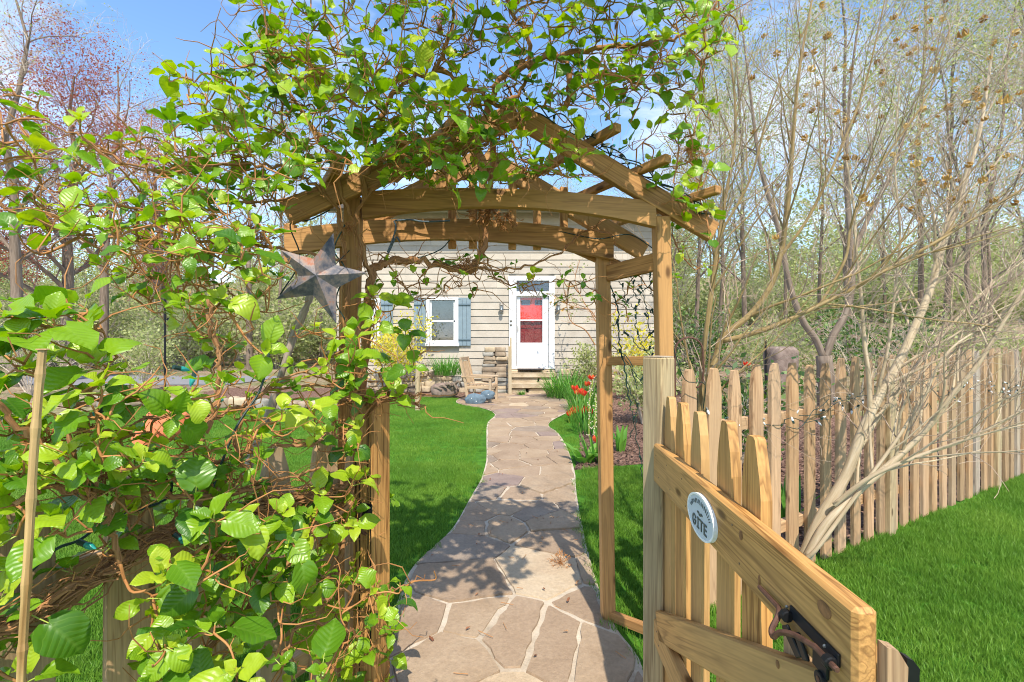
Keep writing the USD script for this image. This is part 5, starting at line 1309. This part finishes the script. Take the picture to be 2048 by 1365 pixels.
# ------------------------------------------------------------------ climbing vine
def fence_d(px): return 1.69 / (.573 - (px - CX) / FPX)
U_ = np.array([0, .10, .26, .45, .65, .83, 1.0]); WD = np.array([.16, .70, .98, 1.0, .80, .45, .02])
S_ = np.array([-1, -.5, 0, .5, 1.0])
_lf = []
for i in range(6):
    for j in range(4):
        a = i * 5 + j; _lf += [[a, a + 1, a + 6], [a, a + 6, a + 5]] if (j < 2) else [[a, a + 1, a + 5], [a + 1, a + 6, a + 5]]
_lf = np.array(_lf)
def leafgeo(b, d, n, L, wid, curl, fold, tint, g):
    """Ovate leaf from base b along d with upper side n."""
    d = unit(d); n = unit(n - d * (n @ d)); s = np.cross(n, d)
    pw = g.uniform(.75, 1.3); hwv = WD ** pw; asym = g.normal() * .06
    th = curl * U_ ** g.uniform(1.0, 2.2) + g.normal() * .1; du = np.diff(U_, prepend=0)
    x = np.cumsum(np.cos(th) * du) * L; z = -np.cumsum(np.sin(th) * du) * L
    tw = g.normal() * .4
    hw = hwv * wid / 2 * (1 + g.normal(size=7) * .05)
    v = np.empty((7, 5, 3)); lc = np.empty((7, 5, 3))
    wav = g.normal(size=(7, 5)) * .055 * L * np.abs(S_)[None]
    for j, sj in enumerate(S_):
        lift = np.abs(sj) ** 1.2 * fold * hw + wav[:, j] - (.10 * hw * (abs(sj) > .9)) + sj * hw * tw * U_
        back = -(abs(sj) ** 2) * .13 * L * (U_ < .2)                       # cordate base
        xx = x + back
        v[:, j] = b + xx[:, None] * d + ((sj + asym) * hw)[:, None] * s + (z + lift)[:, None] * n
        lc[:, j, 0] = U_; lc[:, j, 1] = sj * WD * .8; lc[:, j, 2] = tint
    return v.reshape(-1, 3), _lf, lc.reshape(-1, 3)

def cluster(c, ax, L, npairs, g, leaves, stalks, young=False):
    """Opposite pairs of leaves at a twig end; outer pairs large and flat, inner ones small and upright."""
    ax = unit(ax); u = unit(np.cross(ax, g.normal(size=3))); w = np.cross(ax, u)
    a0 = g.uniform(0, 6.28); t0 = g.uniform(0.05, .92)
    for k in range(npairs):
        f = k / max(npairs - 1, 1)
        for sgn in (0, math.pi):
            if g.uniform() < .08: continue
            a = a0 + k * math.pi / 2 + sgn + g.normal() * .25
            rad = u * math.cos(a) + w * math.sin(a)
            el = math.radians(10 + 46 * f + g.normal() * 17)
            d = unit(rad * math.cos(el) + ax * math.sin(el) - UP * .08 * (1 - f))
            LL = L * (1 - .52 * f) * g.uniform(.62, 1.15)
            pl = LL * (.48 - .25 * f)
            st = c - ax * L * .22 * (1 - f)
            b = st + unit(d + ax * .5) * pl
            stalks.append((np.array([st, (st + b) / 2 + ax * .06 * L * 0, b]), .0016, .0011))
            nn = unit(ax * math.cos(el) - rad * math.sin(el) + UP * .3)
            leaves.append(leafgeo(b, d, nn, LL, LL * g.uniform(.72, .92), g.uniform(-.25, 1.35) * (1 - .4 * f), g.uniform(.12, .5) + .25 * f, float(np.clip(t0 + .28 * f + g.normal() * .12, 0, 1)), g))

def flower_head(t, c, ax, r, g):
    out = []
    for k in range(46):
        d = unit(ax * 1.0 + g.normal(size=3) * .75)
        e = c + d * r * g.uniform(.6, 1.05)
        out.append(tube(np.array([c + g.normal(size=3) * .006, (c + e) / 2 + g.normal(size=3) * r * .12, e]), [.0011, .0007], 3, cap=False))
        for _ in range(2): out.append(tube(np.array([e, e + unit(d + g.normal(size=3) * .6) * r * .28]), [.0008, .0022], 3, cap=False))
    put(t, 'dried_flower_head', cat_geo(out), m_twig, kind='stuff')

AVOID = [(560, 440, 745, 655), (100, 1262, 215, 1400), (195, 1120, 290, 1400), (520, 885, 700, 985), (708, 960, 776, 1160), (1060, 215, 1130, 275)]
def on_polygon(poly, n, mind, g, xy):
    """n points in the pixel polygon kept apart by mind."""
    pg = Polygon(poly); x0, y0, x1, y1 = pg.bounds; tries = 0; got = 0
    while got < n and tries < 6000:
        tries += 1
        x, y = g.uniform(x0, x1), g.uniform(y0, y1)
        if pg.contains(Point(x, y)) and not any(a < x < c and b < y < d for a, b, c, d in AVOID) and all((x - a) ** 2 + (y - b) ** 2 > mind ** 2 for a, b, *_ in xy):
            xy.append((x, y)); got += 1
    return xy

def build_vine(label, stems, regions, heads, seed, hand=()):
    g = np.random.default_rng(seed)
    t = thing('climbing_vine', label, 'vine', P(*stems[0][0][0]))
    nodes = []
    for L, r0, r1, sh in stems:
        pts = smoothpoly([P(*q) for q in L], len(L) * 6)
        pts[1:-1] += g.normal(size=pts[1:-1].shape) * .005
        rr_ = np.linspace(r0, r1, len(pts)) * (1 + .15 * g.normal(size=len(pts)).clip(-1, 1))
        put(t, 'stem', tube(pts, rr_, 7, rough=.14), m_vine, smooth=True)
        for _ in range(sh):                                       # shreds and side strands that follow the stem
            i0 = g.integers(0, max(1, len(pts) - 8)); i1 = min(len(pts), i0 + g.integers(7, 16))
            off = g.normal(size=3) * r0 * 1.3
            q = pts[i0:i1] + off * np.sin(np.linspace(.2, 2.9, i1 - i0))[:, None] * g.uniform(.6, 1.8) + g.normal(size=(i1 - i0, 3)) * .004
            put_later.append(tube(q, [.0024 * g.uniform(.6, 1.5), .0012], 4, cap=False))
        nodes += list(pts[::2])
    nodes = np.array(nodes)
    if put_later: put(t, 'bark_shreds', cat_geo(put_later), m_vine, kind='stuff'); put_later.clear()
    leaves, stalks, twigs, cl = [], [], [], []
    for poly, n, mind, df, L, pairs in regions:
        xy = on_polygon(poly, n, mind, g, [])
        for x, y in xy: cl.append((P(x, y, df(x, g)), L, pairs, x, y))
    for (x, y, d, L, pairs) in hand: cl.append((P(x, y, d), L, pairs, x, y))
    tree_ = nodes
    order = np.argsort([np.linalg.norm(nodes - c[0], axis=1).min() for c in cl])
    for i in order:
        c, L, pairs, x, y = cl[i]
        k = np.argmin(np.linalg.norm(tree_ - c, axis=1) + .25 * np.maximum(0, tree_[:, 2] - c[2])); s = tree_[k]
        dist = np.linalg.norm(c - s)
        ax = unit(UP * .75 + unit(c - s) * .55 + SUN * .25 + V3(0, -.25, 0) + g.normal(size=3) * .28)
        m = (s + c) / 2 + g.normal(size=3) * dist * .13 - UP * dist * .10
        e = c - ax * min(.05, dist * .3)
        pts = smoothpoly([s, m, e, c], 12)
        twigs.append((pts, g.uniform(.0026, .0040) + .002 * min(dist, .5), .0017))
        tree_ = np.vstack([tree_, pts[3:-3:2]])
        cluster(c, ax, L * g.uniform(.8, 1.2), int(g.choice(pairs)), g, leaves, stalks)
    # bare side twigs and loops
    for k in range(int(len(cl) * (2.4 if not hand else 1.5))):
        s = tree_[g.integers(0, len(tree_))]; d = unit(g.normal(size=3) + UP * .4); q = [s]
        for _ in range(5):
            d = unit(d + g.normal(size=3) * .45); q.append(q[-1] + d * g.uniform(.015, .06))
        twigs.append((np.array(q), g.uniform(.0013, .0034), .0009))
    for p_, r0, r1 in twigs[:290]: put(t, 'twig', tube(p_, [r0, r1], 5), m_twig, smooth=True)
    if len(twigs) > 290: put(t, 'fine_twigs', cat_geo([tube(p_, [r0, r1], 4) for p_, r0, r1 in twigs[290:]]), m_twig, kind='stuff')
    put(t, 'petioles', cat_geo([tube(p_, [r0, r1], 4, cap=False) for p_, r0, r1 in stalks]), m_petiole, kind='stuff')
    def size(lf):
        v = lf[0]; m = v.mean(0); px, py = CX + m[0] / m[1] * FPX, CY - (m[2] - CAMH) / m[1] * FPX
        s = v[:, [0, 2]] / v[:, 1:2] * FPX
        a = np.ptp(s[:, 0]) * np.ptp(s[:, 1])
        return a if (-20 < px < 2068 and -20 < py < 1385) else 0
    leaves = [l for l in leaves if l[0][:, 1].min() > .62]
    leaves.sort(key=size, reverse=True)
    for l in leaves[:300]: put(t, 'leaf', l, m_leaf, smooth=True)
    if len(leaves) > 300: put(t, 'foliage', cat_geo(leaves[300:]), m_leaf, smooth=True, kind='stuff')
    for x, y, d, r, dirn in heads: flower_head(t, P(x, y, d), unit(V3(*dirn)), r, g)
    print('vine', label[:20], len(cl), 'clusters', len(leaves), 'leaves', len(twigs), 'twigs')
    return t
put_later = []
rd = lambda a, b: (lambda x, g: g.uniform(a, b))
stems1 = [
    ([(700, 1330, 1.95), (690, 1050, 1.92), (698, 900, 1.91), (722, 760, 1.90), (738, 640, 1.90), (742, 560, 1.90), (718, 470, 1.89), (728, 400, 1.88), (790, 350, 1.87), (880, 320, 1.87), (960, 290, 1.89), (1010, 270, 1.93)], .011, .004, 26),
    ([(655, 1300, 1.96), (664, 950, 1.94), (672, 760, 1.93), (698, 640, 1.91), (690, 520, 1.90), (676, 430, 1.88), (640, 380, 1.80), (600, 350, 1.74), (540, 330, 1.68), (450, 330, 1.60), (330, 345, 1.5), (200, 300, 1.4), (90, 240, 1.32)], .010, .003, 22),
    ([(712, 900, 1.9), (730, 700, 1.9), (735, 600, 1.95), (745, 545, 1.98), (775, 525, 2.0), (820, 520, 2.05), (880, 530, 2.1), (940, 540, 2.15), (965, 500, 2.2), (975, 420, 2.22), (985, 300, 2.2), (975, 220, 2.1), (1000, 160, 2.05), (1060, 130, 2.0), (1120, 115, 2.0), (1140, 160, 2.02), (1130, 215, 2.04)], .018, .013, 30),
    ([(728, 400, 1.88), (740, 300, 1.84), (780, 200, 1.82), (820, 160, 1.8), (870, 140, 1.8), (900, 60, 1.78), (915, -60, 1.76)], .012, .004, 6),
    ([(1120, 115, 2.0), (1200, 95, 2.0), (1280, 90, 2.0), (1370, 70, 2.0), (1420, 30, 2.0), (1450, -30, 2.0)], .011, .004, 5),
    ([(1060, 130, 2.0), (1050, 60, 1.95), (1020, 20, 1.93), (1000, -80, 1.9)], .011, .005, 4),
    ([(1140, 160, 2.02), (1230, 150, 2.02), (1300, 180, 2.05), (1350, 215, 2.06)], .008, .003, 4),
    ([(700, 430, 1.88), (650, 300, 1.82), (590, 200, 1.75), (545, 120, 1.7), (530, 40, 1.66), (520, -60, 1.63)], .008, .003, 4),
    ([(690, 520, 1.90), (560, 500, 1.70), (400, 480, 1.55), (250, 480, 1.45), (130, 460, 1.36), (0, 410, 1.28), (-120, 390, 1.22)], .007, .003, 6),
    ([(640, 380, 1.80), (560, 400, 1.7), (470, 400, 1.62), (350, 380, 1.52)], .005, .002, 3),
    ([(1010, 270, 1.93), (1060, 330, 1.93), (1130, 350, 1.95), (1200, 350, 1.98)], .004, .002, 3),
    ([(1010, 160, 2.04), (1045, 250, 1.92), (1065, 330, 1.9)], .005, .002, 2),
    ([(880, 530, 2.1), (1000, 540, 2.2), (1090, 520, 2.25), (1150, 480, 2.3), (1210, 440, 2.3)], .006, .003, 5),
    ([(965, 500, 2.2), (1000, 560, 2.2), (1060, 570, 2.22), (1130, 560, 2.25), (1190, 580, 2.3)], .004, .002, 3),
    ([(775, 525, 2.0), (830, 600, 2.0), (900, 580, 2.05), (960, 560, 2.1)], .003, .0015, 2),
    ([(870, 140, 1.8), (960, 190, 1.82), (1010, 215, 1.86), (1060, 150, 1.9)], .010, .007, 6)]
regions1 = [
    ([(680, -420), (1330, -420), (1300, -170), (720, -170)], 55, 55, rd(.95, 1.3), .075, [2, 3, 3]),
    ([(620, -40), (560, -420), (1420, -420), (1380, -40)], 130, 40, rd(1.0, 2.0), .078, [2, 3, 3]),
    ([(470, 0), (640, -40), (900, -60), (1200, -60), (1420, -40), (1430, 90), (1290, 150), (1150, 190), (1000, 170), (900, 200), (700, 180), (560, 160)], 140, 33, rd(1.55, 2.05), .070, [2, 3, 3]),
    ([(330, 150), (560, 60), (700, 150), (900, 200), (960, 270), (900, 330), (760, 330), (640, 340), (520, 410), (380, 420), (330, 300)], 120, 30, rd(1.42, 1.84), .068, [3, 3, 4]),
    ([(-30, 150), (90, 170), (190, 260), (330, 260), (420, 380), (520, 440), (480, 520), (300, 500), (60, 480), (-40, 420)], 44, 44, rd(1.15, 1.6), .060, [2, 3, 3]),
    ([(170, 380), (560, 420), (640, 480), (560, 560), (420, 650), (250, 600), (170, 520)], 50, 38, rd(1.3, 1.75), .056, [2, 3]),
    ([(700, 240), (900, 200), (1130, 190), (1180, 300), (1160, 350), (1050, 350), (880, 380), (760, 360)], 56, 30, rd(1.66, 1.95), .062, [3, 3]),
    ([(1140, 140), (1330, 90), (1440, 60), (1420, 200), (1420, 420), (1340, 420), (1290, 330), (1200, 240)], 48, 36, rd(1.85, 2.15), .068, [2, 3]),
    ([(1330, 430), (1420, 400), (1450, 560), (1350, 560)], 6, 42, rd(2.0, 2.3), .06, [2]),
    ([(740, 500), (960, 520), (1190, 540), (1190, 610), (1000, 580), (800, 610), (740, 590)], 26, 34, rd(1.95, 2.4), .045, [2, 2, 3]),
    ([(1230, 540), (1310, 540), (1310, 640), (1230, 640)], 5, 30, rd(2.2, 2.4), .045, [2]),
    ([(700, 590), (790, 590), (830, 720), (790, 800), (700, 800)], 11, 46, rd(1.65, 1.85), .075, [3, 3]),
    ([(560, 620), (700, 600), (720, 900), (640, 960), (560, 860)], 16, 50, rd(1.55, 1.85), .068, [2, 3]),
    ([(380, 560), (520, 560), (560, 700), (420, 740), (380, 640)], 9, 60, rd(1.35, 1.6), .075, [2, 3]),
    ([(1380, -30), (1500, 20), (1500, 90), (1400, 140)], 7, 40, rd(1.9, 2.1), .066, [2, 3])]
heads1 = [(500, 455, 1.62, .045, (-.2, -.2, -.9)), (525, 470, 1.64, .04, (.1, -.2, -.9)), (1030, 5, 1.9, .06, (.3, 0, .9)), (1375, 300, 2.0, .055, (.2, -.3, -.9)), (985, 415, 2.2, .08, (0, -.3, -1)), (1015, 430, 2.2, .07, (.2, -.2, -1)),
          (960, 415, 2.2, .07, (-.3, -.2, -1)), (880, 60, 1.8, .05, (.2, -.2, 1)), (935, 520, 2.1, .05, (0, -.3, -1)), (1050, 360, 2.0, .05, (0, -.3, 1)), (930, 105, 1.8, .05, (.2, -.3, .8)), (700, 460, 1.87, .03, (0, -.6, .3))]
build_vine('climbing vine with bright green leaves smothering the top and left of the arbor', stems1, regions1, heads1, 81)

fd = lambda a, b: (lambda x, g: max(.92, fence_d(x) - g.uniform(a, b)))
fs = lambda L, o=.07: [(x, y, max(.72, fence_d(x) - o)) for x, y in L]
stems2 = [
    (fs([(-160, 1310), (0, 1250), (120, 1205), (240, 1125), (330, 1065), (430, 1030), (540, 1010), (640, 985), (705, 965)], .05), .016, .010, 90),
    (fs([(-160, 1285), (0, 1262), (130, 1180), (230, 1140), (340, 1080), (450, 1040), (560, 1000), (650, 990)], .07), .009, .006, 70),
    (fs([(705, 1000), (610, 1085), (520, 1190), (430, 1290), (360, 1380), (300, 1470)], .1), .008, .004, 14),
    (fs([(385, 1030), (402, 900), (420, 840), (440, 780), (436, 720), (420, 650), (415, 600)], .12), .009, .004, 6),
    (fs([(30, 1010), (100, 975), (200, 985), (330, 990), (480, 985), (560, 960), (640, 935)], .1), .006, .004, 8),
    (fs([(-60, 760), (40, 850), (110, 920), (160, 990), (260, 1060)], .12), .006, .003, 4),
    (fs([(700, 870), (610, 890), (520, 900), (420, 930), (330, 945), (200, 930)], .08), .006, .003, 10),
    (fs([(640, 1200), (700, 1185), (760, 1180), (800, 1175), (850, 1150)], .22), .005, .002, 2),
    (fs([(540, 1010), (470, 890), (520, 790), (620, 735), (690, 700)], .08), .006, .003, 5),
    (fs([(690, 770), (560, 780), (430, 830), (330, 830), (220, 860)], .06), .005, .003, 6),
    ([(640, 812, 1.80), (700, 800, 1.79), (770, 790, 1.79), (850, 790, 1.80)], .005, .002, 26),
    ([(650, 775, 1.83), (700, 765, 1.8), (730, 810, 1.79), (780, 800, 1.78), (850, 812, 1.8)], .004, .002, 22),
    ([(700, 860, 1.84), (752, 810, 1.78), (780, 770, 1.77), (790, 735, 1.77)], .004, .002, 2),
    (fs([(240, 1125), (200, 1010), (140, 880), (170, 800), (235, 715)], .14), .006, .003, 3),
    (fs([(705, 965), (690, 1060), (670, 1160), (690, 1250), (700, 1380)], .06), .009, .006, 20),
    (fs([(560, 1340), (600, 1250), (700, 1260), (740, 1300)], .2), .006, .003, 4)]
regions2 = [
    ([(-30, 620), (180, 600), (200, 720), (160, 900), (-30, 900)], 20, 50, fd(.0, .16), .070, [2, 3, 3]),
    ([(180, 760), (330, 800), (480, 740), (620, 760), (700, 700), (720, 880), (640, 990), (470, 960), (320, 960), (160, 940)], 44, 42, fd(.0, .3), .062, [2, 3, 3]),
    ([(-40, 900), (160, 900), (420, 960), (520, 1010), (330, 1060), (160, 1140), (-40, 1110)], 24, 50, fd(.02, .2), .066, [2, 3, 3]),
    ([(420, 970), (720, 960), (720, 1130), (600, 1200), (460, 1160), (380, 1080)], 26, 46, fd(.02, .3), .068, [3, 3]),
    ([(330, 1140), (560, 1150), (760, 1160), (790, 1240), (780, 1380), (520, 1390), (260, 1390), (250, 1260)], 54, 42, fd(.06, .3), .068, [2, 3, 3]),
    ([(-30, 1180), (60, 1180), (60, 1390), (-30, 1390)], 4, 66, fd(.05, .25), .09, [2, 3]),
    ([(650, 900), (790, 960), (760, 1060), (650, 1000)], 4, 60, fd(.02, .12), .075, [3])]
hand2 = [(330, 1290, 1.0, 0.074, 3), (430, 1250, 1.05, 0.077, 3), (560, 1300, 1.12, 0.076, 3), (690, 1250, 1.3, 0.079, 3), (640, 1345, 1.15, 0.077, 3), (470, 1340, .98, 0.077, 3), (760, 1235, 1.38, 0.069, 3), (390, 1000, 1.1, 0.071, 3), (130, 1060, .96, 0.069, 3), (620, 1030, 1.45, 0.069, 3), (250, 740, 1.15, 0.060, 3), (40, 820, .95, 0.069, 3), (460, 760, 1.3, 0.065, 3), (700, 1015, 1.62, 0.058, 3), (868, 1142, 1.45, 0.034, 2), (800, 1165, 1.42, 0.065, 3), (745, 1185, 1.4, 0.062, 3), (90, 640, .98, 0.069, 3), (200, 650, 1.05, 0.062, 3), (330, 780, 1.1, 0.058, 3), (340, 1120, 1.02, 0.069, 3), (600, 1100, 1.3, 0.083, 3), (395, 1160, 1.0, 0.069, 3), (500, 870, 1.25, 0.062, 3), (560, 1250, 1.2, 0.076, 3), (305, 1330, .95, 0.083, 3), (180, 990, 1.0, 0.069, 3), (270, 870, 1.12, 0.062, 3)]
heads2 = [(420, 920, 1.32, .075, (-.1, -.3, -.8)), (460, 930, 1.34, .07, (.3, -.3, -.8)), (430, 1070, 1.32, .07, (-.3, -.4, -.7)), (480, 1080, 1.36, .09, (.5, -.3, -.4)), (500, 1100, 1.38, .08, (.2, -.3, -.8)), (170, 880, 1.1, .045, (.3, -.3, .6)), (90, 890, 1.0, .04, (0, -.4, .6)), (210, 950, 1.12, .05, (0, -.4, -.5)), (690, 1000, 1.75, .05, (.2, -.3, -.8))]
build_vine('climbing vine with large glossy leaves sprawling over the near left fence', stems2, regions2, heads2, 82, hand2)

gs_ = thing('grey_branch', 'bare gnarled grey branch slanting down from the metal star', 'branch', P(575, 700, 1.85))
gp2 = smoothpoly([P(x, y, 1.87) for x, y in [(625, 560), (618, 600), (606, 630), (590, 665), (578, 700), (560, 760), (530, 850), (505, 905), (490, 960)]], 28)
put(gs_, 'wood', tube(gp2, np.linspace(.013, .017, len(gp2)) * rng.uniform(.85, 1.15, len(gp2)), 8, rough=.15), m_oldstem, smooth=True)

# ------------------------------------------------------------------ string lights and wires
def lights(name, label, lines, bulbs, teal=0.0, seed=0, r=.0024):
    g = np.random.default_rng(seed)
    t = thing(name, label, 'string lights', lines[0][0])
    for L in lines: put(t, 'wire', tube(smoothpoly(L, len(L) * 5), r, 5), m_wire, smooth=True)
    for b in bulbs:
        d = unit(g.normal(size=3) + V3(0, -.2, -.3)); m = m_gbulb if g.uniform() < teal else m_bulb
        s = put(t, 'bulb', cat_geo([tube(np.array([b + d * .012, b + d * .022, b + d * .032, b + d * .04]), [.0055, .0075, .005, .001], 6)]), m, smooth=True)
        put(s, 'socket', tube(np.array([b - d * .004, b + d * .013]), .0062, 6), m_wire)
    return t
g = np.random.default_rng(91)
ln, bl = [], []
sag = []
for s_ in np.arange(-1.15, 4.4, .16):
    sag.append(fA + fD * s_ + V3(0, 0, 1.04 + .05 * math.sin(s_ * 3.1) + g.normal() * .018) - fnB * (.03 if g.uniform() < .7 else -.03))
ln.append(np.array([P(1345, 690, 2.35), P(1370, 760, 2.38), P(1410, 770, 2.42)] + [x for x in sag]))
for k in range(9):
    i = g.integers(2, len(sag) - 4); q = [sag[i] + g.normal(size=3) * .02]
    for _ in range(6): q.append(q[-1] + fD * .07 + V3(0, 0, g.normal() * .03) - fnB * g.normal() * .012)
    ln.append(np.array(q))
for k in range(64):
    i = g.integers(0, len(sag)); bl.append(sag[i] + g.normal(size=3) * (.05, .02, .035) - fnB * .02)
lights('string_lights', 'tangled green wire with small clear bulbs strung along the right picket fence', ln, bl, .12, 92)
ln, bl = [], []
def rpt(t, o=(0, 0, 0)):                        # along the top of the right front rafter
    e = apF + gX_ * .99; return V3(apF[0] + (e[0] - apF[0]) * t, apF[1] + (e[1] - apF[1]) * t, zap + (ztail - zap) * t) + V3(*o)
for k in range(3):
    ln.append(np.array([rpt(t, (g.normal() * .015, -.04 + .05 * math.sin(t * 30 + k * 2), .075 + g.normal() * .015)) for t in np.linspace(-.05, .95, 16)]))
for k in range(14): bl.append(rpt(g.uniform(0, .95), (0, -.05, .09 + g.normal() * .02)))
bl += [P(1046, 178, 1.95), P(1158, 232, 2.0), P(935, 172, 1.95), P(1185, 270, 2.02), P(772, 60, 1.8)]
ln += [np.array([P(x, y, 2.36) for x, y in [(1000, 450), (1080, 455), (1150, 470), (1200, 478), (1260, 470), (1310, 500)]]), np.array([P(x, y, 2.32) for x, y in [(728, 545), (790, 520), (840, 515), (880, 500), (900, 480)]]),
       np.array([P(x, y, 1.9) for x, y in [(560, 590), (600, 520), (580, 450), (620, 440), (660, 420)]]), np.array([P(x, y, 1.88) for x, y in [(690, 640), (672, 600), (690, 540), (668, 500), (690, 450)]])]
lights('string_lights', 'dark green light wire with clear bulbs twisted along the arbor rafter and beam', ln, bl, .1, 93, .003)
q = P(790, 480, 2.28)
tie = thing('cord_tie', 'pale blue grey cord knotted round the rear arch beam', 'cord', q)
for L in ([(775, 505), (786, 478), (792, 455), (788, 442)], [(790, 442), (820, 440), (850, 444), (900, 442)], [(770, 520), (780, 500), (792, 475), (800, 485)]):
    put(tie, 'strand', tube(smoothpoly([P(x, y, 2.27) for x, y in L], 14), .0045, 5), m_blue, smooth=True)
Z = lambda L, d=2.3: np.array([P(1200 + x / 5.686, 480 + y / 5.686, d) for x, y in L])
net = [Z([(120, 520), (160, 660), (200, 800), (210, 1000), (235, 1180), (260, 1365), (300, 1600), (340, 1900)]), Z([(340, 400), (370, 500), (400, 640), (440, 720), (410, 800), (410, 900), (390, 970)], 2.28), Z([(215, 470), (260, 540), (290, 680), (390, 790), (410, 800)], 2.26),
       Z([(390, 970), (430, 1080), (480, 1200), (580, 1330), (700, 1500)], 2.24), Z([(480, 400), (480, 560), (510, 720), (540, 880), (565, 1050), (620, 1110)], 2.22), Z([(520, 780), (600, 830), (640, 880)], 2.2), Z([(600, 290), (570, 420), (580, 600), (610, 640)], 2.18),
       Z([(400, 640), (470, 610), (560, 520), (600, 430)], 2.22), Z([(140, 1200), (230, 1290), (330, 1420), (420, 1700)], 2.28), Z([(240, 1080), (330, 1090), (450, 1240), (560, 1250), (630, 1220)], 2.26), Z([(500, 1160), (560, 1080), (570, 1050)], 2.22),
       Z([(130, 980), (190, 950), (215, 900)], 2.3), Z([(250, 770), (310, 715), (380, 620)], 2.25), Z([(300, 1600), (420, 1900), (400, 2200), (470, 2500), (480, 2700)], 2.25), Z([(340, 1900), (380, 2050), (340, 2250)], 2.26), Z([(280, 1300), (460, 1600), (600, 1850)], 2.22)]
dv = thing('net_lights', 'dark net of drooping light wires hanging between the right arbor posts', 'net lights', net[0][0])
for k, L in enumerate(net):
    L2 = smoothpoly(L, len(L) * 5); L2[1:-1] += g.normal(size=L2[1:-1].shape) * .004
    put(dv, 'wire', tube(L2, 0.0036 if k in (0,) else .0023, 5, rough=.2), m_wire, smooth=True)
    for q in L[1:-1:2]: put(dv, 'socket', tube(np.array([q, q + V3(g.normal() * .01, -.005, .02)]), [.0045, .0055], 6), m_wire)
# teal bulbs of the old light string in the left fence vine
ln = [np.array([P(x, y, fence_d(x) - .06) for x, y in [(-60, 1210), (40, 1160), (110, 1100), (160, 1080), (220, 1040), (330, 1000), (345, 960)]]), np.array([P(x, y, fence_d(x) - .1) for x, y in [(420, 990), (470, 860), (520, 780), (540, 700)]])]
bl = [P(x, y, fence_d(x) - .1) for x, y in [(350, 1070), (365, 1085), (330, 960), (325, 945), (390, 745), (160, 1085), (205, 820), (440, 800), (350, 735)]]
lights('string_lights', 'old green wire with teal bulbs caught in the vine on the left fence', ln, bl, .9, 94, .0035)

# debris on the path
g = np.random.default_rng(97)
t = thing('dead_leaf_litter', 'few dry brown leaves and bits of twig scattered on the flagstones', 'leaves', G(1120, 1135), kind='stuff')
items = []
for k in range(70):
    x, y = g.uniform(-.8, .9), g.uniform(1.7, 6.5)
    if PATH.buffer(-.05).contains(Point(x, y)):
        a = g.uniform(0, 6.28); d = V3(math.cos(a), math.sin(a), .15)
        L = g.uniform(.012, .035)
        items.append(leafgeo(V3(x, y, .036), d, UP, L, L * .5, g.uniform(-.8, .5), .6, g.uniform(0, 1), g))
put(t, 'leaves', cat_geo(items), m_deadleaf, kind='stuff')
put(t, 'twigs', cat_geo([tube(np.array([V3(x, y, .038), V3(x + dx, y + dy, .042)]), .0016, 4) for x, y, dx, dy in zip(g.uniform(-.4, .5, 22), g.uniform(1.8, 4, 22), g.normal(size=22) * .04, g.normal(size=22) * .04)]), m_twig, kind='stuff')
c = G(1120, 1137) + (0, 0, .04)
fh = thing('fallen_flower_head', 'brown dried flower head lying on the path', 'flower head', c)
flower_head(fh, c, V3(.2, .1, .35), .07, g)
